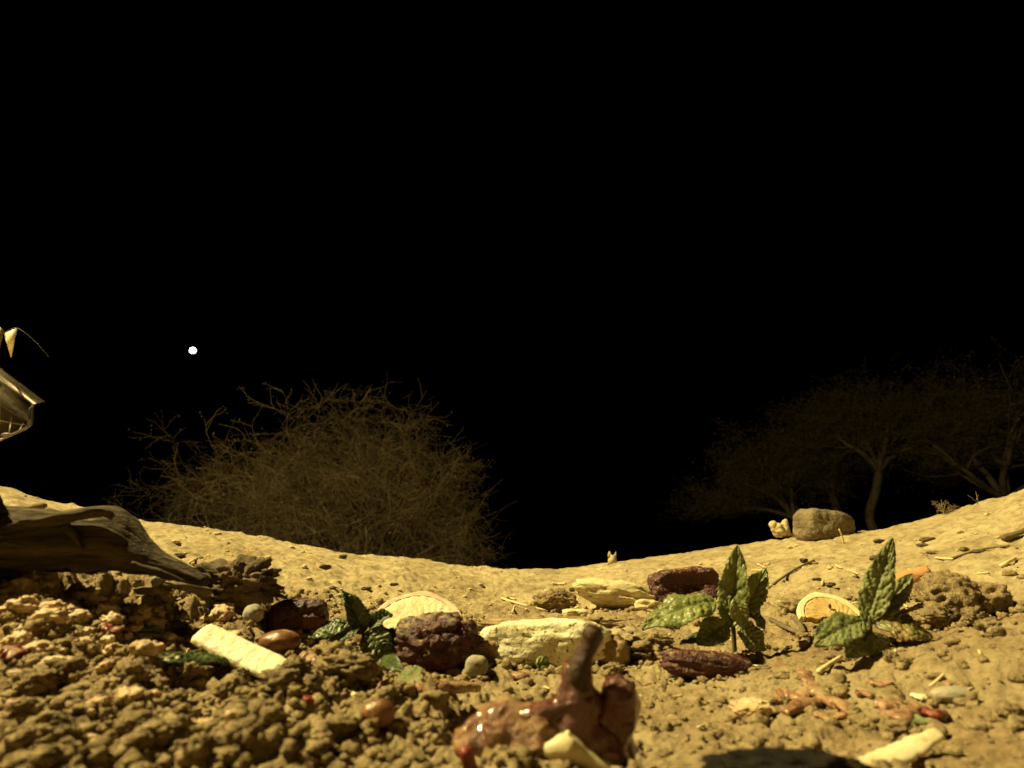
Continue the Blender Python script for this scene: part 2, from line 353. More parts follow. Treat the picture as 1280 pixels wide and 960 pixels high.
def tag(o, label=None, cat=None, group=None, kind=None):
    if label: o['label'] = label
    if cat: o['category'] = cat
    if group: o['group'] = group
    if kind: o['kind'] = kind
    return o
def thing(name, label, cat, loc, group=None):
    return tag(link(name, None, None, loc), label, cat, group)
def one(name, V, faces, m, label, cat, loc, group=None):
    """a thing that is one mesh; V is given relative to loc"""
    return tag(link(name, mesh_np(name, V, faces, m), None, loc), label, cat, group)
def part(name, V, faces, m, parent, world=False):
    V = np.asarray(V, float)
    if world:
        q = parent; off = Vector((0, 0, 0))
        while q: off += q.location; q = q.parent
        V = V - np.array(off)
    return link(name, mesh_np(name, V, faces, m), parent)

_ico = {}
def ico(n):
    if n not in _ico:
        bm = bmesh.new(); bmesh.ops.create_icosphere(bm, subdivisions=n, radius=1.0)
        V = np.array([v.co[:] for v in bm.verts]); Fc = np.array([[v.index for v in f.verts] for f in bm.faces]); bm.free(); _ico[n] = (V, Fc)
    return _ico[n]
def blob(dims, seed=0, amp=0.18, freq=1.6, n=4, sq=2.0, fine=0.05, ff=7.0, rot=0.0, tilt=0.0, scoop=0.0, bil=0.0):
    """an uneven lump; dims are half sizes; sq > 2 makes it blocky; its base is at z = 0"""
    V, Fc = ico(n); V = V.copy()
    k = (np.abs(V)**sq).sum(1)**(1/sq); V = V/k[:, None]
    d = fbm3(V*freq+seed*3.7, 3, seed)*amp + fbm3(V*ff+seed, 3, seed+9)*fine
    if bil: d = d+bil*(sum(np.abs(vnoise3(V*f_+seed*1.7+d[:, None]*2, seed+k_))/w_ for k_, (f_, w_) in enumerate(((2.6, 1), (5.5, 1.8), (11, 3.4))))-0.45)
    V = V*(1+d)[:, None]
    if scoop:
        w = np.exp(-(V[:, 0]/0.62)**2-((V[:, 2]-0.15)/0.6)**2)*(V[:, 1] < 0)
        V[:, 1] += scoop*w
    V = V*np.array(dims)
    if tilt:
        c, s = math.cos(tilt), math.sin(tilt); V = V @ np.array([[c, 0, s], [0, 1, 0], [-s, 0, c]])
    c, s = math.cos(rot), math.sin(rot); V = V @ np.array([[c, s, 0], [-s, c, 0], [0, 0, 1]])
    V[:, 2] -= V[:, 2].min()
    return V, Fc
def tube(pts, rad, sides=8, cap=True, seed=None, amp=0.0):
    pts = [Vector(p) for p in pts]; n = len(pts); V = []; Fc = []
    up = Vector((0.13, 0.21, 0.97)); prev = None
    for i, p in enumerate(pts):
        t = (pts[min(i+1, n-1)]-pts[max(i-1, 0)]).normalized()
        if prev is None:
            a = t.cross(up); a = a.normalized() if a.length > 1e-4 else Vector((1, 0, 0))
        else:
            a = (prev - t*prev.dot(t)).normalized()
        prev = a; b = t.cross(a); r = rad[i] if hasattr(rad, '__len__') else rad
        for k in range(sides):
            th = 2*math.pi*k/sides; V.append(p + (a*math.cos(th)+b*math.sin(th))*r)
    for i in range(n-1):
        for k in range(sides):
            k2 = (k+1) % sides; Fc.append((i*sides+k, i*sides+k2, (i+1)*sides+k2, (i+1)*sides+k))
    if cap:
        Fc.append(tuple(range(sides))[::-1]); Fc.append(tuple(range((n-1)*sides, n*sides)))
    V = np.array([v[:] for v in V])
    if amp:
        sc = 1.0/max(1e-6, (max(rad) if hasattr(rad, '__len__') else rad)*2.2)
        c = np.repeat(np.array([p[:] for p in pts]), sides, axis=0)
        V = c + (V-c)*(1+amp*fbm3(V*sc+(seed or 0)*5.1, 3, seed or 0))[:, None]
    return V, Fc
def smooth_line(pts, n):
    """Catmull-Rom through the points"""
    P = [np.array(p, float) for p in pts]; P = [2*P[0]-P[1]]+P+[2*P[-1]-P[-2]]; m = len(P)-3; out = []
    for i in range(n):
        t = i/(n-1)*m; k = min(int(t), m-1); f = t-k; a, b, c, d = P[k:k+4]
        out.append(0.5*((2*b)+(c-a)*f+(2*a-5*b+4*c-d)*f*f+(3*b-a-3*c+d)*f**3))
    return np.array(out)
def strip(cent, widths, normal, thick, n=28, m=11, curl=0.0, seed=0, rough=0.0):
    """a thick ribbon along a centre line (peel, slab): closed, with depth"""
    C = smooth_line(cent, n); Wd = np.interp(np.linspace(0, 1, n), np.linspace(0, 1, len(widths)), widths)
    N = np.array(Vector(normal).normalized()); top = []; bot = []
    for i in range(n):
        t = C[min(i+1, n-1)]-C[max(i-1, 0)]; t /= np.linalg.norm(t); s = np.cross(t, N); s /= np.linalg.norm(s); nn = np.cross(s, t)
        jag = 1 + rough*float(fbm3(np.array([[i*0.55, seed, 0.3]]), 2, seed)[0])
        for j in range(m):
            v = (j/(m-1))*2-1; h = curl*Wd[i]*(v*v)
            p = C[i]+s*v*Wd[i]*0.5*jag-nn*h; e = (1-abs(v)**14)**0.5 if abs(v) < 1 else 0.25
            top.append(p+nn*thick*0.5*e); bot.append(p-nn*thick*0.5*e)
    V = np.array(top+bot); V += 0.12*thick*np.stack([fbm3(V/(thick*2.5)+k*9+seed, 2, seed+k) for k in range(3)], 1)
    Fc = []; o = n*m
    for i in range(n-1):
        for j in range(m-1):
            a = i*m+j; Fc.append((a, a+1, a+m+1, a+m)); Fc.append((o+a, o+a+m, o+a+m+1, o+a+1))
        for a, b in ((i*m, (i+1)*m), ((i+1)*m+m-1, i*m+m-1)): Fc.append((a, b, o+b, o+a))
    for j in range(m-1):
        Fc.append((j+1, j, o+j, o+j+1)); a = (n-1)*m+j; Fc.append((a, a+1, o+a+1, o+a))
    return V, Fc
def frame(x, n):
    """rotation matrix with local x along x and local z near n"""
    x = Vector(x).normalized(); n = Vector(n); z = (n - x*n.dot(x)).normalized(); y = z.cross(x)
    return Matrix((x, y, z)).transposed()
def leaf_geo(L, W, curl=0.6, fold=0.25, seed=0, q=1.0, side=0.0, torn=0.0, nu=84, nv=45):
    """mint leaf: toothed edge, grooved midrib, quilted between the side veins, slight thickness"""
    rnd = np.random.RandomState(seed); u = np.linspace(0, 1, nu)[:, None]; v = np.linspace(-1, 1, nv)[None, :]
    w = (np.sin(np.pi*np.clip(u, 0, 1)**0.80)**0.72)*(1-0.10*u)*W/2
    teeth = 1-0.11*((u*13+0.2*seed) % 1.0)*np.abs(v)**6
    wv = np.where(v < 0, 1+0.06*rnd.randn(), 1+0.06*rnd.randn())
    edge = 1+0.05*np.sin(u*9+seed)+0.03*np.sin(u*21+seed*2)
    lim = 1.0
    X = u*L*np.ones_like(v); Y = v*w*teeth*wv*edge
    ph = u*7.5-np.abs(v)*1.55+0.15*np.sin(7*v+seed)
    vein = np.abs(np.sin(np.pi*ph))**0.55
    pw = W*0.035*q
    Z = pw*vein*np.clip(np.abs(v)*5, 0, 1)*(1-np.abs(v)**5)
    P = np.stack([X.ravel(), Y.ravel(), np.zeros(X.size)], 1)
    Z = Z + W*0.030*q*fbm3(P/(W*0.13)+seed*3.3, 2, seed).reshape(Z.shape) + W*0.06*fbm3(P/(W*0.6)+seed, 2, seed+3).reshape(Z.shape)
    c1, c2, cr = worley((X/(W*0.15)+seed).ravel(), (Y/(W*0.15)).ravel(), seed+1)
    Z = Z + W*0.022*q*(np.clip((c2-c1)*2.2, 0, 1)**0.6*(0.6+0.6*cr)).reshape(Z.shape)*(1-np.abs(v)**8)
    Z = Z + fold*np.abs(Y) + side*Y + 0.06*W*np.abs(v)**3*np.sin(u*14+seed*1.3)
    th = curl*u; R_ = L/max(abs(curl), 1e-3)
    if abs(curl) > 1e-3:
        s = np.sign(curl); X2 = R_*np.sin(np.abs(th))-np.sin(np.abs(th))*Z*s; Z2 = -s*R_*(1-np.cos(np.abs(th)))+np.cos(th)*Z
        X2 = R_*np.sin(np.abs(th))+np.sin(th)*Z
    else: X2, Z2 = X, Z
    top = np.stack([X2.ravel(), Y.ravel()+0*X2.ravel(), Z2.ravel()], 1); bot = top-np.array([0, 0, 0.0006]); V = np.concatenate([top, bot]); o = nu*nv
    keep = np.ones((nu-1, nv-1), bool)
    if torn > 0:
        cut = fbm2(np.linspace(0, 3, nv-1)+seed, np.zeros(nv-1), 3, seed)*0.25
        keep = (np.linspace(0, 1, nu-1)[:, None] < 1-torn+cut[None, :])
    ii, jj = np.nonzero(keep); a = ii*nv+jj
    Fc = np.concatenate([np.stack([a, a+nv, a+nv+1, a+1], 1), np.stack([o+a, o+a+1, o+a+nv+1, o+a+nv], 1)])
    rim = []
    for i in range(nu-1):
        for j, fl in ((0, 0), (nv-1, 1)):
            a, b = i*nv+j, (i+1)*nv+j
            if keep[i, min(j, nv-2)]: rim.append((a, o+a, o+b, b) if fl == 0 else (b, o+b, o+a, a))
    return V, np.concatenate([Fc, np.array(rim)])
def leaf_obj(base, tip, width, normal, m, parent=None, **kw):
    base = Vector(base); tip = Vector(tip); d = tip-base; curl = kw.get('curl', 0.6)
    L = d.length*(abs(curl)/2/max(math.sin(abs(curl)/2), 1e-3) if abs(curl) > 1e-3 else 1)
    V, Fc = leaf_geo(L, width, **kw)
    R = frame(d, normal)
    a = curl/2                                   # a bent leaf's chord drops below its first direction by half the bend
    R = R @ Matrix.Rotation(-a, 3, 'Y')
    V = V @ np.array(R).T
    if parent: V = V + np.array(base - parent.location)
    return V, Fc

# ------------------------------------------------------------------ ground sheet
V = np.stack([gx.ravel(), gy.ravel(), gz.ravel()], 1)
idx = np.arange(NR*NA).reshape(NR, NA); a = idx[:-1, :]; b_ = idx[1:, :]
Fq = np.stack([a, np.roll(a, -1, 1), np.roll(b_, -1, 1), b_], -1).reshape(-1, 4)[:, ::-1]
cV = np.array([[0, 0, float(gz[0].mean())]]); V = np.concatenate([V, cV]); ci = len(V)-1
inner = [(int(idx[0, (k+1) % NA]), int(idx[0, k]), ci, ci) for k in range(NA)]
me = mesh_np('ground', V, Fq, 'soil')
bmc = None
r_ = np.hypot(V[:, 0], V[:, 1])
dampv = (1-sstep(0.42, 0.62, r_+0.14*fbm2(V[:, 0]*7, V[:, 1]*7, 3, 201)))*np.clip(0.62+0.7*fbm2(V[:, 0]*16, V[:, 1]*16, 3, 205)+0.10*(1-sstep(-0.12, 0.02, V[:, 0])), 0, 1)
at_ = me.attributes.new('damp', 'FLOAT', 'POINT'); at_.data.foreach_set('value', dampv.astype(np.float32))
ground = tag(link('ground', me), kind='structure')
capV = np.concatenate([V[:0], np.stack([gx[0], gy[0], gz[0]], 1), cV])
capF = [(k, (k+1) % NA, NA) for k in range(NA)]
cap = tag(link('ground_patch', mesh_np('ground_patch', capV, capF, 'soil'), ground), kind='structure')

# fine soil crumbs nobody could count
def crumbs(name, n, m, rng, size, label, cat, bias=None, seed=0, sub=1, flat=0.75):
    rnd = np.random.RandomState(seed); Vb, Fb = ico(sub); outV, outF = [], []; c = 0
    while c < n:
        az = rnd.uniform(-0.72, 0.72); r = math.exp(rnd.uniform(math.log(rng[0]), math.log(rng[1])))
        x, y = r*math.sin(az), r*math.cos(az)
        if bias and rnd.rand() > bias(x, y, r): continue
        s = size(rnd, r); v = Vb*(0.75+0.9*np.abs(vnoise3(Vb*1.7+rnd.rand()*50, 3))+0.3*vnoise3(Vb*3.5+rnd.rand()*50, 5))[:, None]*np.array([s*rnd.uniform(0.7, 1.3), s*rnd.uniform(0.7, 1.3), s*flat*rnd.uniform(0.7, 1.2)])
        t = rnd.uniform(0, 6.28); cs, sn = math.cos(t), math.sin(t); v = v @ np.array([[cs, sn, 0], [-sn, cs, 0], [0, 0, 1]])
        outV.append(v+np.array([x, y, hgt(x, y)+s*0.25])); outF.append(Fb+c*len(Vb)); c += 1
    o = link(name, mesh_np(name, np.concatenate(outV), np.concatenate(outF), m)); return tag(o, label, cat, kind='stuff')
crumbs('soil_crumbs', 6500, 'soil_crumb', (0.13, 0.52), lambda q, r: 0.0007+0.0026*q.rand()**4*(0.6+r), 'loose crumbs of brown soil strewn among the food scraps', 'soil crumbs',
       lambda x, y, r: 1.0 if x < -0.02 else 0.22, 3, 2)
crumbs('bank_grit', 1700, 'bank_grit', (0.42, 0.92), lambda q, r: (0.0004+0.0016*q.rand()**6), 'fine pale grit scattered over the smooth soil bank', 'grit', None, 4, 1, 0.6)

# ------------------------------------------------------------------ yard lamp on its pole, left of the frame (the light source of the place)
LP = Vector((LAMP.x-0.45, LAMP.y, 0)); LP.z = hgt(LP.x, LP.y)
lamp = thing('yard_lamp', 'tall grey pole lamp with warm bulb standing on the left bank', 'lamp', LP)
part('pole', *tube([LP-Vector((0, 0, 0.1)), (LP.x, LP.y, LAMP.z+0.18)], [0.035, 0.028], 16), 'metal', lamp, True)
part('arm', *tube([(LP.x, LP.y, LAMP.z+0.15), (LP.x+0.25, LP.y, LAMP.z+0.25), (LAMP.x, LP.y, LAMP.z+0.24)], 0.016, 10), 'metal', lamp, True)
part('lamp_shade', *tube([(LAMP.x, LAMP.y, LAMP.z+0.26), (LAMP.x, LAMP.y, LAMP.z+0.20), (LAMP.x, LAMP.y, LAMP.z+0.14)], [0.04, 0.09, 0.15], 24, False), 'metal', lamp, True)
part('bulb', *tube([(LAMP.x, LAMP.y, LAMP.z+0.20), (LAMP.x, LAMP.y, LAMP.z+0.13), (LAMP.x, LAMP.y, LAMP.z+0.085)], [0.02, 0.04, 0.018], 16), 'bulb', lamp, True)
ld = bpy.data.lights.new('yard_lamp_light', 'POINT'); lo = bpy.data.objects.new('yard_lamp_light', ld); COL.objects.link(lo)
lo.parent = lamp; lo.location = LAMP-LP; ld.energy = LAMP_W; ld.color = (1.0, 0.83, 0.35); ld.shadow_soft_size = 0.045

# ------------------------------------------------------------------ moon
D = 900.0; mp_ = CAM + ray(241, 438).normalized()*D
V, Fc = ico(4)
one('moon', V*(3.2*D/F_PX), Fc, 'moon', 'small bright bluish white moon in the black sky above the thorn bush', 'moon', mp_)

# ------------------------------------------------------------------ trees
def tubes_np(lines, sides=4):
    """many polylines [(pts, radii)] joined into one mesh"""
    outV, outF = [], []; o = 0
    th = np.linspace(0, 2*np.pi, sides, endpoint=False)
    for pts, rad in lines:
        pts = np.asarray(pts); n = len(pts); t = np.gradient(pts, axis=0); t /= np.linalg.norm(t, axis=1)[:, None]+1e-9
        a = np.cross(t, np.array([0.31, 0.17, 0.93])); a /= np.linalg.norm(a, axis=1)[:, None]+1e-9; b = np.cross(t, a)
        v = pts[:, None, :]+(a[:, None, :]*np.cos(th)[None, :, None]+b[:, None, :]*np.sin(th)[None, :, None])*np.asarray(rad)[:, None, None]
        outV.append(v.reshape(-1, 3)); i = np.arange((n-1)*sides).reshape(n-1, sides)+o; j = np.roll(i, -1, 1)
        outF.append(np.stack([i, j, j+sides, i+sides], -1).reshape(-1, 4)); o += n*sides
    return np.concatenate(outV), np.concatenate(outF)
def branch(rnd, p, d, length, r0, r1, n=6, wob=0.25, trop=(0, 0, 0)):
    pts = [np.array(p, float)]; d = np.array(d, float); d /= np.linalg.norm(d)
    for k in range(n-1):
        d = d+wob*rnd.normal(0, 1, 3)*0.5+np.array(trop)/n; d /= np.linalg.norm(d); pts.append(pts[-1]+d*length/(n-1))
    return np.array(pts), np.linspace(r0, r1, n), d
def dev(rnd, d, ang):
    a = np.cross(d, rnd.normal(0, 1, 3)); a /= np.linalg.norm(a)+1e-9
    return d*math.cos(ang)+a*math.sin(ang)
def thorn_tree(name, label, loc, limbs, lens, kids, r0, seed, leaf_n=6000, leaf_s=0.022, trop=(0, 0, 0), group=None, trunk=None, clip=None, flat=None, wob=0.28):
    """trunk, each limb, twigs that carry on dividing, and small leaflets"""
    rnd = np.random.RandomState(seed); T = thing(name, label, 'tree', loc, group); tips = []; twigs = []
    z0 = np.zeros(3)
    if trunk:
        pts = smooth_line(trunk, 14); rad = np.interp(np.linspace(0, 1, 14), [0, 0.12, 1], [r0*1.35, r0, r0*0.8])
        Vt, Ft = tube([Vector(p) for p in pts], list(rad), 10, True, seed, 0.25)
        part('trunk', Vt, Ft, 'bark', T); z0 = pts[-1]
    def kids_of(pts, rad, d, lev):
        if lev >= len(kids): tips.append(pts[-3:]); return
        for k in range(kids[lev]):
            f = rnd.uniform(0.30, 1.0); i = f*(len(pts)-1); i0 = min(int(i), len(pts)-2); p = pts[i0]+(pts[i0+1]-pts[i0])*(i-i0)
            dd = pts[i0+1]-pts[i0]; dd /= np.linalg.norm(dd)+1e-9; nd_ = dev(rnd, dd, rnd.uniform(0.35, 1.15))
            if flat is not None: nd_[2] *= flat
            rr_ = max(rad[i0]*0.55, 0.0034)
            pp, rd, _ = branch(rnd, p, nd_, lens[lev+1]*rnd.uniform(0.6, 1.25), rr_, max(rr_*0.45, 0.0024), 6 if lev < 2 else 5, wob*1.5, trop)
            if clip is not None and not clip(pp[-1]): continue
            twigs.append((pp, rd)); kids_of(pp, rd, nd_, lev+1)
    for d in limbs:
        pp, rd, _ = branch(rnd, z0, d, lens[0]*rnd.uniform(0.85, 1.15), r0*0.62, r0*0.25, 9, wob, trop)
        Vt, Ft = tube([Vector(p) for p in pp], list(rd), 7, True, seed, 0.15); part('limb', Vt, Ft, 'bark', T); kids_of(pp, rd, d, 0)
    V_, F_ = tubes_np(twigs, 3)
    crown = part('crown', V_, F_, 'twig', T); tag(crown, kind='stuff')
    if leaf_n and tips:
        P = np.concatenate(tips); c = P[rnd.randint(0, len(P), leaf_n)]+rnd.normal(0, leaf_s*1.3, (leaf_n, 3))
        a = rnd.normal(0, 1, (leaf_n, 3)); a /= np.linalg.norm(a, axis=1)[:, None]; b = np.cross(a, rnd.normal(0, 1, (leaf_n, 3))); b /= np.linalg.norm(b, axis=1)[:, None]
        s = leaf_s*rnd.uniform(0.5, 1.1, (leaf_n, 1)); q = np.stack([c-a*s, c-b*s*0.35, c+a*s, c+b*s*0.35], 1).reshape(-1, 3)
        tag(part('foliage', q, np.arange(leaf_n*4).reshape(-1, 4), 'acacia_leaf', crown), kind='stuff')
    return T
GZ = -0.45
def dome(n, rnd, lo_, hi_, bias=(0, 0)):
    out = []
    for k in range(n):
        a = 2*math.pi*k/n+rnd.uniform(-0.3, 0.3); e = rnd.uniform(lo_, hi_); out.append(np.array([math.cos(a)*math.cos(e)+bias[0], math.sin(a)*math.cos(e)+bias[1], math.sin(e)]))
    return out
rq = random.Random(3)
def ground_under(px, Y):
    d = ray(px, 650); return Vector((d.x*Y/d.y, Y, hgt(d.x*Y/d.y, Y)))
B1 = ground_under(452, 11.6)
thorn_tree('thorn_bush', 'broad leafless thorn bush with tangled pale twigs just behind the soil rim', B1, dome(18, rq, 0.10, 1.45, (0.05, -0.1)), (2.45, 1.4, 1.05, 0.7, 0.42), (6, 6, 5, 3), 0.055, 11, 14000, 0.024, (0.12, 0, -0.20), 'dim thorn trees behind the rim', wob=0.34, clip=lambda p: ((p[0]-0.1)/2.3)**2+((p[2]-1.5)/2.5)**2 < 0.8+0.75*abs(math.sin(p[0]*37+p[2]*53))**2)
B2 = ground_under(318, 14.7)
thorn_tree('thorn_bush', 'darker thorn bush half hidden behind the broad tangled one, below the moon', B2, dome(14, rq, 0.1, 1.3), (2.7, 1.6, 1.15, 0.75, 0.45), (6, 5, 5, 3), 0.06, 12, 10000, 0.028, (-0.1, 0, -0.22), 'dim thorn trees behind the rim', wob=0.34, clip=lambda p: (p[0]/2.5)**2+((p[2]-1.6)/2.9)**2 < 0.8+0.75*abs(math.sin(p[0]*37+p[2]*53))**2)
def acacia(px, Y, label, trunk, limbs, lens, r0, seed, low, K=1.5):
    lim = low*K
    return thorn_tree('acacia_tree', label, ground_under(px, Y*K*0.89), [np.array(v, float) for v in limbs], [q*K for q in lens], (6, 6, 5, 3), r0*K, seed, 9000, 0.034*K, (0, 0, -0.05),
                      'dim acacias on the right', [tuple(c*K for c in p) for p in trunk], clip=lambda p: p[2] > lim, flat=0.7)
acacia(1092, 15, 'acacia with a single S-bent trunk standing between the rock and the dry shrub', [(0, 0, -0.1), (0.02, 0, 0.9), (-0.08, 0, 1.5), (0.22, 0.1, 2.05), (0.36, 0.1, 2.5)],
       ((-0.4, 0.1, 1), (0.1, -0.2, 1), (0.5, 0.2, 0.9), (-0.9, -0.3, 0.8), (0.9, 0.2, 0.75), (0.0, 0.6, 0.8), (0.2, -0.7, 0.6)), (1.3, 0.95, 0.7, 0.5, 0.3), 0.10, 21, 2.25)
acacia(1060, 17, 'acacia with a leaning stem growing behind the round topped rock', [(0, 0, -0.1), (-0.05, 0, 0.7), (-0.14, 0, 1.4), (-0.30, 0, 2.2)],
       ((-0.25, 0.0, 1), (-0.7, -0.1, 1.1), (-0.1, 0.3, 1), (0.25, -0.2, 1), (-1.0, 0.3, 0.9), (0.4, 0.3, 0.9)), (1.5, 1.0, 0.75, 0.5, 0.3), 0.10, 22, 2.1)
acacia(1012, 16, 'low spreading acacia whose limbs fan out above the bleached root', [(0, 0, -0.1), (-0.05, 0, 0.6), (-0.12, 0, 1.15), (-0.3, 0, 1.5)],
       ((-1.0, 0.0, 0.75), (-0.7, 0.2, 1.1), (-0.2, -0.2, 1.2), (-1.0, -0.4, 0.5), (0.2, 0.2, 1.1), (-0.9, 0.5, 0.9)), (1.5, 0.9, 0.7, 0.45, 0.3), 0.09, 23, 1.55)
acacia(1268, 14, 'wide acacia with splayed limbs behind the highest part of the right bank', [(0, 0, -0.1), (-0.02, 0, 0.9), (-0.05, 0, 1.75)],
       ((-1.0, 0, 0.75), (-0.6, 0.2, 0.95), (-0.1, -0.2, 1), (0.3, 0.2, 1), (0.9, 0, 0.8), (-0.9, -0.5, 0.9), (-0.5, 0.6, 1.0)), (1.9, 1.2, 0.85, 0.55, 0.3), 0.11, 24, 2.2)

# ------------------------------------------------------------------ things along the rim
P = on_rim(1028, 0.10); s = S(P)
V, Fc = blob((32*s, 22*s, 23*s), 5, 0.10, 1.4, 5, 4.4, 0.05, 6, 0.15, -0.14); V[:, 2] *= 0.92; one('boulder', V-np.array([0, 0, 13*s]), Fc, 'rock', 'round topped brown rock standing on the rim beside the bleached root', 'rock', P)
P = on_rim(974, 0.08); s = S(P)
T = thing('bleached_root', 'pale forked root stub sticking up beside the round topped rock', 'root', P+Vector((0, 0, 2*s)))
part('stub', *blob((11*s, 9*s, 9*s), 31, 0.3, 2.2, 4, 2, 0.1, 6), 'root', T)
part('prong', *tube(smooth_line([(-3*s, 0, 5*s), (-8*s, 0, 14*s), (-7*s, 0, 21*s)], 12), [4.5*s, 3.5*s, 3*s, 3*s, 3.5*s, 4.5*s, 5*s, 5*s, 5*s, 4.6*s, 3.5*s, 1.5*s], 10, True, 4, 0.5), 'root', T)
part('prong', *tube(smooth_line([(2*s, 0, 5*s), (6*s, 1*s, 14*s), (9*s, 0, 23*s)], 12), [4.5*s, 4*s, 3.5*s, 3.5*s, 4*s, 4.5*s, 5*s, 5*s, 4.5*s, 4*s, 3*s, 1.5*s], 10, True, 5, 0.5), 'root', T)
part('side_root', *tube(smooth_line([(3*s, 0, 5*s), (12*s, -2*s, 4*s), (20*s, -3*s, 0)], 10), list(np.linspace(4*s, 1.5*s, 10)), 8, True, 6, 0.3), 'root', T)
P = on_rim(763, 0.05); s = S(P)
T = thing('root_stub', 'tiny pale stub with two points alone on the low middle of the rim', 'root', P)
part('stub', *tube([(0, 0, -1.5*s), (-0.5*s, 0, 5*s), (0, 0, 10*s)], [6*s, 5.5*s, 3*s], 10, True, 8, 0.4), 'root', T)
part('prong', *tube([(-2*s, 0, 7*s), (-3*s, 0, 11*s), (-3.2*s, 0, 14.5*s)], [3*s, 2.2*s, 0.8*s], 8, True, 9, 0.3), 'root', T)
part('prong', *tube([(2*s, 0, 7*s), (4*s, 0, 10*s), (5.2*s, 0, 14*s)], [3*s, 1.8*s, 0.5*s], 8, True, 10, 0.3), 'root', T)
def dry_shrub(px, h, w, n, seed, label):
    P = on_rim(px, 0.04); s = S(P); rnd = np.random.RandomState(seed); T = thing('dry_shrub', label, 'shrub', P); tw = []
    part('stem', *tube([(0, 0, -2*s), (0, 0, 4*s)], [1.1*s, 0.8*s], 6), 'twig', T)
    for k in range(n):
        a = rnd.uniform(0, 6.28); e = rnd.uniform(0.5, 1.3); d = np.array([math.cos(a)*math.cos(e)*w/h, math.sin(a)*math.cos(e)*w/h, math.sin(e)])
        pp, rd, d2 = branch(rnd, (0, 0, 2*s), d, h*s*rnd.uniform(0.7, 1.1), 0.5*s, 0.2*s, 7, 0.5); tw.append((pp, rd))
        for q in range(5):
            i = rnd.randint(2, 6); pq, rq_, _ = branch(rnd, pp[i], dev(rnd, d2, rnd.uniform(0.5, 1.2)), h*s*rnd.uniform(0.2, 0.45), 0.32*s, 0.14*s, 5, 0.6); tw.append((pq, rq_))
            for z in range(2):
                pz, rz, _ = branch(rnd, pq[3], dev(rnd, d2, 0.9), h*s*0.18, 0.22*s, 0.1*s, 4, 0.6); tw.append((pz, rz))
    V_, F_ = tubes_np(tw, 4); tag(part('crown', V_, F_, 'twig', T), kind='stuff')
dry_shrub(1182, 22, 20, 11, 5, 'little dry brown shrub on the right bank crest')
P = on_rim(1226, 0.04); s = S(P); rnd = np.random.RandomState(4)
tw = [branch(rnd, (0, 0, -s), (0.15, 0, 1), 20*s, 0.6*s, 0.25*s, 7, 0.3)[:2], branch(rnd, (0, 0, 4*s), (-0.7, 0, 0.8), 13*s, 0.4*s, 0.2*s, 6, 0.3)[:2], branch(rnd, (0, 0, 7*s), (0.7, 0, 0.9), 8*s, 0.35*s, 0.2*s, 5, 0.3)[:2]]
V_, F_ = tubes_np(tw, 5); one('bare_sprig', V_, F_, 'twig', 'single thin bare forked sprig on the right bank crest beyond the shrub', 'twig', P)

# ------------------------------------------------------------------ clear plastic tray on a stake, at the left edge
T0 = at_depth(-75, 560, 0.83); gxy = hgt(T0.x, T0.y); ST = Vector((T0.x, T0.y, gxy))
stake = thing('wooden_stake', 'rough wooden stake beside the left bank carrying the plastic tray', 'stake', ST)
part('post', *tube([(0, 0, -0.05), (0.003, 0, (T0.z-gxy)*0.5), (0, 0, T0.z-gxy+0.012)], [0.012, 0.011, 0.010], 12, True, 3, 0.2), 'wood', stake)
part('head', *blob((0.016, 0.014, 0.006), 4, 0.1, 2, 3, 4), 'wood', stake).location = (0, 0, T0.z-gxy-0.002)
tray = thing('plastic_tray', 'clear plastic food tray with flared rim and ribbed floor beside the dark sky', 'tray', T0+Vector((0, 0, 0.010)))
Dn, Df = 0.80, 0.86
def slab(pts, th, nrm):
    n = Vector(nrm).normalized()*th/2; q = [Vector(p) for p in pts]; V_ = [p+n for p in q]+[p-n for p in q]; k = len(q)
    return np.array([v[:] for v in V_]), [tuple(range(k)), tuple(range(2*k-1, k-1, -1))]+[(i, k+i, k+(i+1) % k, (i+1) % k) for i in range(k)]
def quad_n(pts): return (pts[1]-pts[0]).cross(pts[2]-pts[0])
C_, B_ = at_depth(42, 505, Df), at_depth(40, 531, Df); Cl, Bl = at_depth(-110, 397, Df), at_depth(-110, 436, Df)
Bn, Bnl = at_depth(34, 535, Dn), at_depth(-110, 599, Dn); Cn = at_depth(36, 512, Dn)
q = [C_, B_, Bl, Cl]; part('back_wall', *slab(q, 0.0012, quad_n(q)), 'plastic', tray, True)
q = [B_, Bn, Bnl, Bl]; fl = part('floor', *slab(q, 0.0012, quad_n(q)), 'plastic', tray, True)
q = [C_, B_, Bn, Cn]; part('end_wall', *slab(q, 0.0012, quad_n(q)), 'plastic', tray, True)
L_ = at_depth(56, 502, Df-0.008); Ll = at_depth(-110, 380, Df-0.008); q = [C_, L_, Ll, Cl]; part('rim_flange', *slab(q, 0.0015, quad_n(q)), 'plastic', tray, True)
for a, b, w in ((C_, Cl, 0.0010), (C_, B_, 0.0009), (B_, Bn, 0.0011), (Bn, Bnl, 0.0016), (B_, Bl, 0.0013)):
    part('edge_bead', *tube([a, a.lerp(b, 0.5), b], w, 8), 'plastic_edge', tray, True)
for k in range(7):
    f = 0.06+0.10*k; a = B_.lerp(Bl, f); b = Bn.lerp(Bnl, f*0.9+0.02); part('rib', *tube([a, b], 0.0007, 6), 'plastic_edge', fl, True)
a, b = B_.lerp(Bn, 0.45), Bl.lerp(Bnl, 0.45); part('rib', *tube([a, b], 0.0008, 6), 'plastic_edge', fl, True)
q0 = at_depth(8, 546, Dn); V, Fc = blob((0.006, 0.004, 0.0025), 3, 0.1, 2, 3, 3); part('foot', V+np.array(q0), Fc, 'plastic_edge', tray, True)
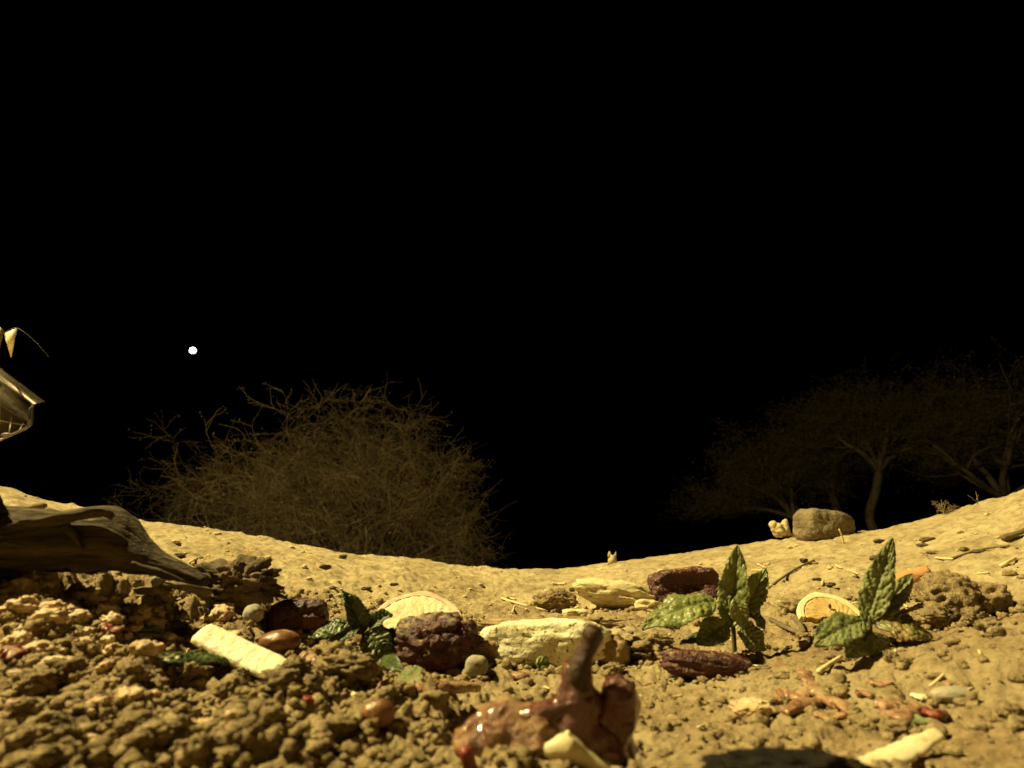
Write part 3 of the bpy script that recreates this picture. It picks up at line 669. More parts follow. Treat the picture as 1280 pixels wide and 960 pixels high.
q = [at_depth(21, 410, 0.84), at_depth(14, 447, 0.84), at_depth(5, 417, 0.84)]; part('lid_corner', *slab(q, 0.001, quad_n(q)), 'flap', tray, True)
q = [at_depth(5, 413, 0.84), at_depth(-2, 408, 0.84), at_depth(-30, 480, 0.845), at_depth(-14, 486, 0.845)]; part('lid_edge', *slab(q, 0.0015, quad_n(q)), 'plastic_edge', tray, True)
part('wire', *tube(smooth_line([at_depth(5, 416, 0.84), at_depth(21, 410, 0.84), at_depth(42, 425, 0.84), at_depth(61, 446, 0.84)], 12), 0.0003, 5), 'metal', tray, True)

# ------------------------------------------------------------------ driftwood log on the left
def log_geo(pts, wid, hei, seed, n=110, m=56, ridge=0.22):
    C = smooth_line(pts, n); W_ = np.interp(np.linspace(0, 1, n), np.linspace(0, 1, len(wid)), wid); H_ = np.interp(np.linspace(0, 1, n), np.linspace(0, 1, len(hei)), hei)
    V_ = []
    for i in range(n):
        t = C[min(i+1, n-1)]-C[max(i-1, 0)]; t /= np.linalg.norm(t); s_ = np.cross(t, [0, 0, 1]); s_ /= np.linalg.norm(s_); u_ = np.cross(s_, t)
        for k in range(m):
            th = 2*math.pi*k/m; V_.append(C[i]+s_*math.cos(th)*W_[i]+u_*math.sin(th)*H_[i])
    V_ = np.array(V_); c = np.repeat(C, m, axis=0); th = np.tile(np.arange(m)/m*2*np.pi, n); u = np.repeat(np.linspace(0, 1, n), m)
    q_ = np.stack([np.cos(th)*3.2, np.sin(th)*3.2, u*3.0], 1); g = fbm3(q_+seed, 4, seed)
    q2 = np.stack([np.cos(th)*9, np.sin(th)*9, u*4.0], 1); g2 = fbm3(q2+seed, 3, seed+5)
    big = fbm3(np.stack([np.cos(th)*1.1, np.sin(th)*1.1, u*5], 1)+seed*2, 3, seed+7)
    V_ = c+(V_-c)*(1+ridge*np.abs(g)*1.6-ridge*0.6+0.10*g2+0.22*big)[:, None]
    Fc = [(i*m+k, i*m+(k+1) % m, (i+1)*m+(k+1) % m, (i+1)*m+k) for i in range(n-1) for k in range(m)]
    Fc.append(tuple(range(m))[::-1]); Fc.append(tuple(range((n-1)*m, n*m)))
    return V_, Fc
Pl = at(120, 742); Dl = depth_of(Pl); s = S(Pl)
LOGP = [at_depth(-150, 648, Dl*1.02), at_depth(-40, 668, Dl*1.0), at_depth(60, 677, Dl*0.99), at_depth(130, 676, Dl*0.98), at_depth(195, 702, Dl*0.97), at_depth(256, 728, Dl*0.95)]
V, Fc = log_geo([p-Pl for p in LOGP], [46*s, 46*s, 44*s, 42*s, 20*s, 9*s], [37*s, 37*s, 36*s, 36*s, 15*s, 5*s], 3)
log = thing('driftwood_log', 'weathered grooved log with a tapering broken end lying on the left bank', 'log', Pl)
part('wood', V, Fc, 'wood', log)
part('bearer', *log_geo([at_depth(-120, 690, Dl*1.02)-Pl, at_depth(-60, 705, Dl*1.0)-Pl, at_depth(0, 720, Dl*0.98)-Pl, at_depth(20, 728, Dl*0.97)-Pl], [14*s, 22*s, 20*s, 8*s], [24*s, 26*s, 20*s, 6*s], 18, 40, 24), 'wood', log)
part('splinter', *log_geo([at_depth(-5, 668, Dl*0.95)-Pl, at_depth(60, 652, Dl*0.93)-Pl, at_depth(125, 640, Dl*0.94)-Pl, at_depth(140, 648, Dl*0.95)-Pl], [14*s, 18*s, 12*s, 3*s], [6*s, 7*s, 6*s, 2*s], 8, 60, 28), 'wood', log)
for k, (a, b, w) in enumerate((((80, 655), (105, 690), 4.5), ((165, 705), (232, 727), 3.0))):
    part('splinter', *tube(smooth_line([at_depth(*a, Dl*0.935)-Pl, at_depth((a[0]+b[0])/2, (a[1]+b[1])/2-3, Dl*0.93)-Pl, at_depth(*b, Dl*0.925)-Pl], 12), list(np.linspace(w*s, w*s*0.4, 12)), 8, True, k, 0.5), 'wood', log)
P = at(5, 715); D0 = Dl*0.96; s = D0/F_PX
V, Fc = log_geo([at_depth(-190, 500, D0*0.96)-P, at_depth(-120, 560, D0*0.97)-P, at_depth(-60, 625, D0*0.98)-P, at_depth(-15, 662, D0)-P, at_depth(22, 670, D0)-P, at_depth(42, 692, D0)-P], [34*s, 44*s, 42*s, 30*s, 20*s, 8*s], [30*s, 44*s, 46*s, 30*s, 20*s, 7*s], 15, 90, 44)  # off-frame rise of the chunk is added to cast shade under the log
one('wood_chunk_blocker', V, Fc, 'wood', 'dark split wood chunk beside the left heap, with an added unseen stump that shades the log foot', 'wood', P)
P = at(36, 640); s = S(P)
V, Fc = tube(smooth_line([(-22*s, 0, 2*s), (0, 0, 4*s), (18*s, 3*s, 8*s)], 12), [5*s]*9+[4.5*s, 4*s, 2*s], 9, True, 3, 0.3); one('short_stick', V, Fc, 'stick', 'short blunt dark stick lying on the bank above the log', 'stick', P)

# crusted clod and the knobbed stick against it
P = at(292, 762); s = S(P)
V, Fc = blob((42*s, 26*s, 22*s), 41, 0.30, 2.0, 5, 2.4, 0.12, 6.0, bil=0.6); one('crusted_clod', V, Fc, 'dark_clod', 'large dark crusted clod at the tapering end of the log', 'clod', P)
P2 = at(200, 752); D2 = depth_of(P2)*0.985; s = S(P2)
st = thing('knobbed_stick', 'pale thin stick with a round knob at its end, propped by the dark clod', 'stick', P2)
part('shaft', *tube(smooth_line([at_depth(199, 731, D2), at_depth(225, 733, D2), at_depth(262, 741, D2*1.04)], 14), list(np.linspace(4.5*s, 5.5*s, 14)), 9, True, 3, 0.25), 'stick', st, True)
V, Fc = blob((8.5*s, 8.5*s, 8.5*s), 9, 0.08, 2, 4); part('knob', V+np.array(at_depth(197, 736, D2)), Fc, 'grey_stone', st, True)
part('stalk', *tube(smooth_line([at_depth(200, 722, D2), at_depth(201, 715, D2), at_depth(206, 710, D2)], 8), 0.9*s, 6), 'straw', st, True)
pl = blob((24*s, 16*s, 5*s), 19, 0.3, 2, 4); part('soil_lump', pl[0]+np.array(at_depth(192, 744, D2)), pl[1], 'soil_crumb', st, True)

# ------------------------------------------------------------------ mint
def sprig(base_px, leaves, stem, mats, label, seed):
    P = at(*base_px); D0 = depth_of(P); s = D0/F_PX; T = thing('mint_sprig', label, 'herb', P, 'mint sprigs on the soil')
    part('stem', *tube(smooth_line([P-Vector((0, 0, 0.004))]+[at_depth(x, y, D0) for x, y in stem], 16), list(np.linspace(3.0*s, 2.0*s, 16)), 8, True, seed, 0.15), 'stem', T, True)
    for k, (b, t, w, db, dt, nrm, kw) in enumerate(leaves):
        m = kw.pop('m', mats); V_, F_ = leaf_obj(at_depth(*b, D0+db*s), at_depth(*t, D0+dt*s), w*s, nrm, m, T, seed=seed+k*3, **kw); part('leaf', V_, F_, m, T)
    return T
sprig((918, 818), [
    ((893, 752), (803, 787), 56, -4, -30, (0.1, -0.55, 0.9), dict(curl=0.5, fold=0.10)),
    ((912, 785), (922, 681), 42, 0, 14, (-0.35, -1, 0.25), dict(curl=-0.25, fold=0.40)),
    ((928, 770), (958, 711), 34, 6, 10, (-0.35, -1, 0.25), dict(curl=0.4, fold=0.30)),
    ((908, 778), (872, 806), 40, -8, -22, (0.1, -0.8, 0.6), dict(curl=0.6, fold=0.1)),
    ((924, 782), (957, 813), 38, -6, -14, (0.05, -0.9, 0.5), dict(curl=0.5, fold=0.1)),
    ((930, 758), (956, 787), 30, 8, 4, (0.5, -0.7, 0.4), dict(curl=0.8, fold=0.2, m='mint_dark')),
    ((906, 770), (910, 742), 20, 6, 10, (-0.5, -0.8, 0.3), dict(curl=0.3, fold=0.3)),
    ((918, 748), (930, 786), 24, -8, -12, (-0.2, -1, 0.25), dict(curl=0.5, fold=0.35)),
    ((896, 792), (850, 806), 22, -2, -20, (0.0, -0.3, 1.0), dict(curl=0.3, fold=0.1, m='mint_dark')),
], [(917, 790), (914, 762), (913, 745)], 'mint', 'upright fresh green mint sprig between the dark red wedges and the lemon half', 40)
sprig((1091, 818), [
    ((1082, 784), (1116, 672), 38, 4, 16, (-0.5, -1, 0.25), dict(curl=-0.25, fold=0.22, q=1.6)),
    ((1094, 772), (1141, 717), 32, 6, 14, (-0.5, -0.9, 0.35), dict(curl=-0.2, fold=0.35)),
    ((1092, 776), (1164, 797), 50, 0, -14, (0.05, -0.75, 0.8), dict(curl=0.9, fold=0.0, m='mint_brown')),
    ((1078, 777), (1018, 806), 44, -6, -20, (0.1, -0.7, 0.75), dict(curl=0.5, fold=0.15)),
    ((1086, 788), (1058, 822), 32, -8, -24, (0.1, -0.85, 0.55), dict(curl=0.5, fold=0.1)),
    ((1090, 790), (1100, 828), 40, -8, -18, (0.1, -0.9, 0.45), dict(curl=0.5, fold=0.15)),
], [(1089, 800), (1088, 785), (1087, 770)], 'mint_dusty', 'dusty mint sprig with one tall upright leaf in front of the lemon half', 61)
sprig((458, 815), [
    ((452, 792), (428, 740), 34, 4, 10, (0.4, -0.8, 0.5), dict(curl=0.9, fold=0.5)),
    ((444, 776), (388, 798), 34, -2, -16, (0.1, -0.5, 0.9), dict(curl=0.8, fold=-0.3)),
    ((458, 790), (488, 826), 42, -8, -20, (0.1, -0.8, 0.5), dict(curl=0.7, fold=0.3)),
    ((462, 786), (490, 768), 28, 4, 8, (-0.2, -0.7, 0.6), dict(curl=1.0, fold=0.5)),
    ((450, 784), (416, 808), 30, -10, -16, (0.1, -0.6, 0.7), dict(curl=1.0, fold=0.5)),
    ((466, 800), (504, 808), 28, 0, -6, (0.1, -0.6, 0.7), dict(curl=1.0, fold=0.6)),
], [(456, 800), (450, 785), (444, 772)], 'mint_dark', 'wilted crumpled mint sprig beside the soil crusted red chunk', 81)
def loose_leaf(b, t, w, m, label, seed, nrm=(0, -0.5, 1), lift=4, **kw):
    P = at(*b); D0 = depth_of(P); s = D0/F_PX; Q = at(*t); A_ = at_depth(b[0], b[1], D0)+Vector((0, 0, lift*s)); dq = min(max(depth_of(Q), D0*0.88), D0*1.12); B_ = at_depth(t[0], t[1], dq)+Vector((0, 0, lift*s))
    V_, F_ = leaf_obj(A_, B_, w*s, nrm, m, None, seed=seed, **kw); V_ = V_+np.array(A_-P)
    return one('mint_leaf', V_, F_, m, label, 'leaf', P, 'loose mint leaves')
loose_leaf((193, 832), (294, 836), 50, 'mint_dark', 'loose wet dark green mint leaf lying before the cream rind', 5, lift=6, curl=0.55, fold=-0.12, q=1.3)
loose_leaf((306, 832), (392, 862), 24, 'mint_dark', 'narrow rolled mint leaf lying along the lower edge of the cream rind', 6, lift=6, curl=0.5, fold=-0.5)
loose_leaf((670, 838), (722, 835), 36, 'mint', 'single clean mint leaf leaning on the front of the bread', 7, (0, -0.9, 0.5), 6, curl=0.3, fold=0.1, torn=0.15)
loose_leaf((472, 850), (508, 848), 26, 'mint_dark', 'curled torn mint scrap below the wilted sprig', 8, (0, -0.8, 0.6), 5, curl=1.1, fold=0.4, torn=0.1)
loose_leaf((500, 850), (536, 856), 28, 'mint_dusty', 'flat ragged mint scrap below the soil crusted red chunk', 9, (0, -0.9, 0.5), 5, curl=0.3, fold=0.1, torn=0.25)
loose_leaf((165, 795), (215, 800), 22, 'mint_dusty', 'crushed olive green leaf scrap among the cream crumbs', 10, (0, -0.6, 0.8), 4, curl=0.6, fold=0.3)
loose_leaf((1130, 902), (1165, 908), 18, 'mint_dusty', 'small green leaf scrap among the pink meat shreds', 11, (0, -0.6, 0.8), 3, curl=0.5, fold=0.2)
loose_leaf((300, 930), (325, 950), 22, 'mint_dusty', 'small blurred green leaf scrap in the near crumbly soil', 12, (0, -0.6, 0.8), 3, curl=0.5, fold=0.2)

SKIRT = []
# ------------------------------------------------------------------ dark red wedges
def lump(px, py, hw, hd, hh, m, name, label, cat, seed=0, group=None, sink=0.15, n=4, **kw):
    sink = sink+0.06; P = at(px, py); SKIRT.append((P+Vector((0, 0, 0)), hw*S(P), hd*S(P), hw)); s = S(P); V_, F_ = blob((hw*s, hd*s, hh*s), seed, n=n, **kw); V_[:, 2] -= 2*hh*s*sink
    return one(name, V_, F_, m, label, cat, P+Vector((0, hd*s*0.5, 0)), group)
G_ = 'dark red vegetable chunks'
lump(540, 840, 52, 38, 35, 'beet', 'beet_chunk', 'largest dark red chunk, thickly crusted with soil, before the pink edged slice', 'vegetable', 51, G_, 0.12, 5, amp=0.16, freq=1.5, sq=2.8, fine=0.20, ff=6)
lump(366, 792, 36, 22, 22, 'beet_clean', 'beet_chunk', 'dark red wedge with a soil covered top beside the round grey pebble', 'vegetable', 52, G_, 0.10, 5, amp=0.18, freq=1.3, sq=3.0, fine=0.07, rot=0.2, tilt=0.12)
lump(860, 757, 44, 20, 23, 'beet', 'beet_chunk', 'hollowed dark red wedge behind the upright mint sprig', 'vegetable', 53, G_, 0.08, 5, amp=0.10, freq=1.4, sq=4.5, fine=0.07, tilt=0.10, scoop=0.7)
lump(888, 849, 58, 20, 17, 'beet', 'beet_chunk', 'long low dark red wedge lying below the upright mint sprig', 'vegetable', 54, G_, 0.18, 5, amp=0.14, freq=1.4, sq=3.4, fine=0.07, tilt=-0.10)
lump(500, 818, 30, 20, 12, 'beet_clean', 'beet_chunk', 'small dark red offcut tucked against the largest crusted chunk', 'vegetable', 55, G_, 0.2, 4, amp=0.2)

# ------------------------------------------------------------------ slices
def slice_thing(px, py, R_px, arc, tiltx, name, label, cat, mr, mf, rind_w, roll=0.0, bite=0.0, segs=9, thick=0.16, seed=0, off=0.0, squash=1.0, lift_=0.0):
    P = at(px, py); s = S(P); R = R_px*s; T = thing(name, label, cat, P+Vector((0, 0, lift_*R)))
    M = Matrix.Rotation(tiltx, 3, 'X') @ Matrix.Rotation(roll, 3, 'Y')
    def build(r0, r1, n=72, m=12, th_=thick, groove=False, nm='flesh', mm=mf, raise_=0.0):
        A = np.linspace(arc[0], arc[1], n); V_ = []
        for sgn in (1, -1):
            for a in A:
                lim = r1*(1+0.02*math.sin(a*7+seed)); lo_ = r0
                if bite and not r0: lo_ = 0.0
                for j in range(m):
                    f = lo_+(lim-lo_)*j/(m-1); x = f*R*math.cos(a); z = f*R*math.sin(a)*squash
                    h = th_*R*0.5*sgn
                    if groove and sgn > 0: h -= 0.006*R*(abs(math.cos(a*segs/2))**14)*min(1, f*2)
                    if groove: h += sgn*0.010*R*math.sin(f*31+a*17)*math.sin(a*43+f*9)
                    h += raise_*R*sgn
                    V_.append((x, -h, z+off*R))
        V_ = np.array(V_)
        if bite:
            ang = np.arctan2(V_[:, 2], V_[:, 0]); k = bite*R*(0.75+0.5*np.sin(V_[:, 0]/R*7+seed)+0.3*np.sin(V_[:, 0]/R*17))
            V_[:, 2] = np.maximum(V_[:, 2], k)
        V_ = V_ @ np.array(M).T; o = n*m; Fc = []
        for i in range(n-1):
            for j in range(m-1):
                a = i*m+j; Fc.append((a, a+m, a+m+1, a+1)); Fc.append((o+a, o+a+1, o+a+m+1, o+a+m))
            a = i*m; Fc.append((a, o+a, o+a+m, a+m)); a = i*m+m-1; Fc.append((a, a+m, o+a+m, o+a))
        for j in range(m-1):
            a = j; Fc.append((a, a+1, o+a+1, o+a)); a = (n-1)*m+j; Fc.append((a+1, a, o+a, o+a+1))
        return part(nm, V_, Fc, mm, T)
    fl = build(0.0, 1-rind_w, 96, 18, thick, True, 'flesh', mf)
    build(1-rind_w-0.004, 1.0, 96, 6, thick*1.06, False, 'rind', mr)
    return T, fl, M, R
T, fl, M, R = slice_thing(1042, 783, 41, (0.0, math.pi), -0.75, 'lemon_half', 'half lemon slice with pale rind lying behind the dusty mint sprig', 'lemon', 'pith', 'lemon', 0.17, 0.0, 0.08, 9, 0.22, 2, 0.0, 1.0, 0.10)
V, Fc = blob((0.05*R, 0.03*R, 0.08*R), 5, 0.1, 2, 3); part('seed', V+np.array(M @ Vector((0.05*R, -0.13*R, 0.36*R))), Fc, 'brown_seed', T)
slice_thing(518, 795, 62, (0, math.pi*1.0), -0.70, 'pale_slice', 'pale round vegetable slice with pink edge half buried behind the crusted chunk', 'vegetable', 'pink_rim', 'radish', 0.10, 0.0, 0.0, 1, 0.12, 4, -0.02, 1.0)

# ------------------------------------------------------------------ bread, pale rock, rind
P = at(684, 836); s = S(P)
T = thing('bread_piece', 'long soil crusted piece of white bread lying behind the brown gristle stalk', 'bread', P+Vector((0, 16*s, 0)))
V, Fc = blob((80*s, 24*s, 28*s), 61, 0.14, 1.8, 5, 3.6, 0.07, 7, -0.03, 0.03); V[:, 2] -= 4*s; part('crumb', V, Fc, 'bread', T)
V, Fc = blob((86*s, 22*s, 8*s), 62, 0.45, 2.2, 5, 2.6, 0.2, 7, -0.03, 0.03); V += np.array([0, 14*s, 38*s]); part('crust', V, Fc, 'crust', T)
V, Fc = blob((26*s, 22*s, 20*s), 63, 0.25, 1.8, 4, 2.5, 0.12, 7); V += np.array([-80*s, -2*s, -4*s]); part('crust', V, Fc, 'crust', T)
V, Fc = blob((22*s, 18*s, 20*s), 64, 0.2, 1.8, 4, 2.5, 0.10, 7); V += np.array([84*s, -2*s, -4*s]); part('crust', V, Fc, 'crust', T)
lump(775, 762, 52, 24, 17, 'pale_stone', 'pale_stone', 'pale layered lump of stone embedded in the soil behind the bread', 'stone', 71, None, 0.12, 5, amp=0.30, freq=1.3, sq=2.3, fine=0.08, ff=5, tilt=-0.18)
lump(810, 764, 14, 9, 7, 'pale_stone', 'stone_chip', 'small pale chip at the foot of the layered stone', 'stone', 72, None, 0.1, 4, amp=0.3, sq=3)
lump(693, 765, 26, 14, 14, 'clod', 'soil_clod', 'grey brown clod with a ragged top before the smooth middle bank', 'clod', 73, None, 0.12, 5, amp=0.35, freq=2, fine=0.2)
lump(722, 772, 18, 9, 5, 'pale_stone', 'stone_chip', 'flat pale chip between the ragged clod and the layered stone', 'stone', 74, None, 0.1, 4, amp=0.3, sq=3)
P = at(316, 850); D0 = depth_of(P); s = S(P); lf = Vector((0, 0, 0))
pts = [at_depth(252, 789, D0*1.04), at_depth(290, 808, D0*1.02), at_depth(335, 829, D0*1.0), at_depth(384, 849, D0*0.98)]
V, Fc = strip([p-P for p in pts], [34*s, 42*s, 40*s, 14*s], (0.15, -0.62, 0.85), 7*s, 40, 15, 0.10, 3, 0.10)
one('rind_strip', V, Fc, 'cream', 'bright cream strip of melon rind lying slantwise before the wilted mint', 'rind', P)
P = at(1130, 955); D0 = depth_of(P); s = S(P)
pts = [at_depth(1078, 957, D0), at_depth(1125, 940, D0*1.02), at_depth(1175, 915, D0*1.05)]
V, Fc = strip([p-P for p in pts], [22*s, 30*s, 18*s], (0.0, -0.6, 0.85), 5*s, 30, 11, 0.1, 5, 0.3)
one('rind_strip', V, Fc, 'bone', 'blurred pale strip of peel in the near soil on the right', 'peel', P)
P = at(1125, 765); D0 = depth_of(P); s = S(P)
pts = [at_depth(1096, 752, D0), at_depth(1122, 728, D0), at_depth(1160, 712, D0)]
V, Fc = strip([p-P for p in pts], [24*s, 26*s, 12*s], (0.1, -0.8, 0.6), 8*s, 30, 11, 0.2, 6, 0.1)
one('orange_peel', V, Fc, 'orange', 'orange pink strip of fruit flesh tucked behind the dusty mint sprig', 'peel', P)

# ------------------------------------------------------------------ glossy brown gristle with an upright stalk
P = at(705, 952); D0 = depth_of(P); s = S(P)
T = thing('gristle_scrap', 'glossy wet brown lump of gristle with a charred stalk standing up from it', 'meat', P)
Dm = D0*1.04
def remesh(o, vox, it=8):
    m = o.modifiers.new('remesh', 'REMESH'); m.mode = 'VOXEL'; m.voxel_size = vox; m.use_smooth_shade = True
    q = o.modifiers.new('smooth', 'SMOOTH'); q.factor = 0.5; q.iterations = it
def union(name, pieces, m, parent, vox, it=8):
    Vs, Fs, o = [], [], 0
    for V_, F_ in pieces:
        Vs.append(np.asarray(V_)); Fs += [tuple(int(i)+o for i in f) for f in F_]; o += len(V_)
    ob = part(name, np.concatenate(Vs), Fs, m, parent, True); remesh(ob, vox, it); return ob
def bl(px, py, hw, hd, hh, seed, D=None, amp=0.25, tilt=0.0):
    V_, F_ = blob((hw*s, hd*s, hh*s), seed, amp, 2.0, 4, 2.2, 0.08, 6, 0, tilt, 0.0, 0.12); V_[:, 2] -= hh*s; return V_+np.array(at_depth(px, py, D or Dm)), F_
union('flesh', [bl(705, 925, 55, 34, 40, 1), bl(722, 885, 30, 24, 36, 2), bl(680, 890, 42, 20, 12, 3, None, 0.25, 0.15), bl(740, 940, 50, 36, 40, 4), bl(722, 855, 20, 14, 30, 5)], 'meat', T, 0.0008, 4)
union('flap', [bl(775, 885, 25, 18, 34, 11), bl(766, 912, 26, 20, 34, 12), bl(772, 940, 24, 20, 30, 13)], 'meat', T, 0.0008, 4)
union('fat', [bl(642, 926, 46, 38, 38, 21, None, 0.4), bl(600, 930, 34, 26, 26, 22, None, 0.4), bl(676, 928, 34, 40, 44, 23, None, 0.35), bl(622, 955, 46, 30, 40, 24, None, 0.4), bl(655, 905, 22, 18, 16, 25, None, 0.5)], 'gristle', T, 0.0009, 4)
part('stalk', *tube(smooth_line([at_depth(716, 880, Dm), at_depth(722, 846, Dm), at_depth(729, 822, Dm), at_depth(737, 800, Dm), at_depth(741, 784, Dm)], 26), list(np.interp(np.linspace(0, 1, 26), [0, 0.3, 0.5, 0.62, 0.85, 1], [21*s, 18*s, 15*s, 12*s, 16*s, 12*s])), 20, True, 4, 0.6), 'stalk', T, True)
P = at(712, 957); D1 = depth_of(P)*1.0; s = D1/F_PX
V, Fc = tube(smooth_line([at_depth(676, 938, D1), at_depth(700, 934, D1), at_depth(716, 938, D1), at_depth(745, 956, D1), at_depth(800, 985, D1)], 24), list(np.interp(np.linspace(0, 1, 24), [0, 0.1, 0.4, 0.6, 1], [6*s, 14*s, 17*s, 11*s, 13*s])), 16, True, 6, 0.35)
bn = one('bone_piece', V-np.array(P), Fc, 'bone', 'cream coloured piece of bone lying against the glossy brown gristle', 'bone', P)
part('spur', *tube([at_depth(712, 936, D1), at_depth(711, 924, D1), at_depth(709, 914, D1)], [9*s, 6*s, 2.5*s], 12, True, 7, 0.2), 'bone', bn, True)
P = at(585, 962); D1 = depth_of(P)*0.99; s = D1/F_PX
V, Fc = tube(smooth_line([at_depth(579, 934, D1), at_depth(584, 948, D1), at_depth(592, 972, D1)], 14), list(np.interp(np.linspace(0, 1, 14), [0, 0.15, 1], [3*s, 8*s, 10*s])), 12, True, 2, 0.2)
one('red_strip', V-np.array(P), Fc, 'red', 'bright red strip of pepper skin at the edge of the gristle', 'pepper', P)

# ------------------------------------------------------------------ meat shreds on the right
def shred(pts, w, m, label, seed, group='pink meat shreds', name='meat_shred', cat='meat'):
    P = at(*pts[len(pts)//2]); s = S(P); q = []
    for x, y in pts:
        A_ = at(x, y+w*0.4); q.append(at_depth(x, y+w*0.4, min(max(depth_of(A_), depth_of(P)*0.93), depth_of(P)*1.07))+Vector((0, 0, w*s*0.35))-P)
    V_, F_ = strip(q, [w*s*0.5, w*s*1.15, w*s*1.25, w*s*1.0, w*s*0.4], (0.1, -0.35, 1), w*s*0.42, 26, 11, 0.10, seed, 0.55)
    V_ = V_+0.13*w*s*np.stack([fbm3(V_/(w*s*0.55)+k_*7+seed, 3, seed+k_) for k_ in range(3)], 1)
    return one(name, V_, F_, m, label, cat, P, group)
SL = 'wet pinkish shred of meat pressed into the soil before the dusty mint sprig'
for k, (pts, w) in enumerate([([(1012, 852), (1030, 868), (1052, 885)], 20), ([(980, 862), (1000, 872), (1012, 858)], 16), ([(982, 890), (1002, 880), (1026, 878)], 17), ([(1040, 872), (1058, 882), (1064, 898)], 16),
        ([(1002, 836), (1010, 846), (1014, 860)], 14), ([(1020, 892), (1040, 896), (1058, 894)], 13), ([(1100, 878), (1112, 880), (1124, 874)], 24), ([(1108, 890), (1130, 892), (1150, 884)], 22),
        ([(1072, 868), (1082, 866), (1092, 870)], 12), ([(1165, 868), (1178, 860), (1190, 852)], 12), ([(970, 878), (978, 868), (984, 858)], 12), ([(1085, 850), (1100, 854), (1115, 852)], 10)]):
    shred(pts, w, 'pink_meat', SL, 100+k)
shred([(1158, 886), (1168, 892), (1182, 890)], 15, 'red', 'dark red wet scrap at the end of the pink meat shreds', 130, None, 'red_scrap')
shred([(1070, 864), (1075, 866), (1080, 866)], 10, 'meat', 'small dark glossy scrap amid the pink meat shreds', 131, None, 'red_scrap')
shred([(1140, 868), (1152, 870), (1160, 874)], 11, 'cream', 'small white sliver on top of the pink meat shreds', 132, None, 'white_sliver', 'rind')
shred([(520, 862), (550, 856), (600, 858)], 22, 'pink_meat', 'flat pinkish meat strip in the soil before the largest crusted chunk', 133, None)
shred([(372, 815), (390, 822), (410, 828)], 22, 'pink_meat', 'orange pink flesh scrap between the cream rind and the wilted mint', 134, None)
shred([(466, 862), (478, 858), (490, 860)], 16, 'pink_meat', 'short pinkish scrap below the curled mint scrap', 135, None)
shred([(372, 870), (388, 874), (402, 872)], 12, 'red', 'small red and white scrap under the rolled mint leaf', 136, None, 'red_scrap', 'pepper')
shred([(128, 782), (140, 786), (148, 780)], 16, 'red', 'reddish scrap among the cream crumbs on the left heap', 137, None, 'red_scrap', 'pepper')
shred([(182, 800), (200, 806), (218, 798)], 14, 'pink_meat', 'pinkish scrap between the cream crumbs and the wet dark leaf', 138, None)
shred([(262, 825), (268, 829), (274, 832)], 15, 'beet_clean', 'dark red bit stuck on the wet dark mint leaf', 139, None, 'red_scrap', 'vegetable')
shred([(640, 842), (652, 844), (660, 842)], 10, 'pink_meat', 'tiny pinkish bit in the soil below the bread', 140, None)

for k, (x, y, w, m, nm, lb) in enumerate([(20, 812, 20, 'red', 'red_scrap', 'dull red scrap in the crumbs below the dark wood chunk'), (60, 835, 16, 'pink_meat', 'meat_shred', 'pinkish scrap in the lumpy heap left of the wet dark leaf'),
        (95, 770, 14, 'pink_meat', 'meat_shred', 'small pinkish scrap on top of the left heap under the log'), (225, 815, 12, 'red', 'red_scrap', 'red speck of skin above the wet dark mint leaf'), (150, 925, 24, 'pink_meat', 'meat_shred', 'blurred pinkish scrap low in the near crumbly soil'),
        (25, 880, 22, 'brown_seed', 'brown_scrap', 'blurred brown scrap low on the left heap'), (250, 905, 20, 'crumb', 'food_crumb', 'blurred pale lump in the soil below the wet dark mint leaf'), (420, 905, 14, 'brown_seed', 'brown_scrap', 'small brown scrap beside the thick blurred straw')]):
    shred([(x-w*0.8, y), (x, y+2), (x+w*0.8, y-3)], w, m, lb, 150+k, None, nm, 'food scrap')
# ------------------------------------------------------------------ pebbles, seeds, crumbs, clods, straws
def pebble(px, py, r, m, label, seed, name='pebble', cat='pebble', asp=(1, 1, 0.9), amp=0.10, **kw): return lump(px, py, r*asp[0], r*asp[1], r*asp[2], m, name, label, cat, seed, None, kw.pop('sink', 0.08), kw.pop('n', 4), amp=amp, fine=kw.pop('fine', 0.10 if m in ('clod', 'dark_clod') else 0.03), **kw)
pebble(313, 777, 12.5, 'grey_stone', 'round grey pebble between the dark clod and the red wedge', 201)
pebble(595, 845, 14, 'grey_stone', 'angular grey pebble beside the largest crusted chunk', 202, sq=3.0)
pebble(455, 806, 15, 'tan', 'tan chickpea lying under the wilted mint', 203, 'chickpea', 'seed', (1.2, 1, 0.9))
pebble(345, 818, 18, 'brown_seed', 'smooth brown bean above the cream rind', 204, 'bean', 'seed', (1.5, 1, 0.8))
pebble(470, 915, 18, 'brown_seed', 'glossy brown bean with a pale tip in the near soil', 205, 'bean', 'seed', (1.2, 1, 1.0))
pebble(481, 897, 9, 'cream', 'small pale flake resting on the glossy brown bean', 206, 'flake', 'crumb', (1.3, 0.8, 0.6))
pebble(780, 826, 12, 'pale_stone', 'small round pale pebble at the right end of the bread', 207)
pebble(815, 830, 26, 'clod', 'soil covered flat lump left of the low red wedge', 208, 'soil_clod', 'clod', (1.2, 1, 0.6), 0.25, bil=0.5, n=5)
pebble(430, 850, 26, 'clod', 'soil covered flat lump with pale edge below the wilted mint', 209, 'soil_clod', 'clod', (1.3, 1, 0.55), 0.25, bil=0.5, n=5)
pebble(1205, 776, 36, 'clod', 'large ragged brown clod on the right beyond the dusty mint', 210, 'soil_clod', 'clod', (0.95, 0.9, 0.85), 0.42, freq=1.6, n=5, bil=0.16, fine=0.16)
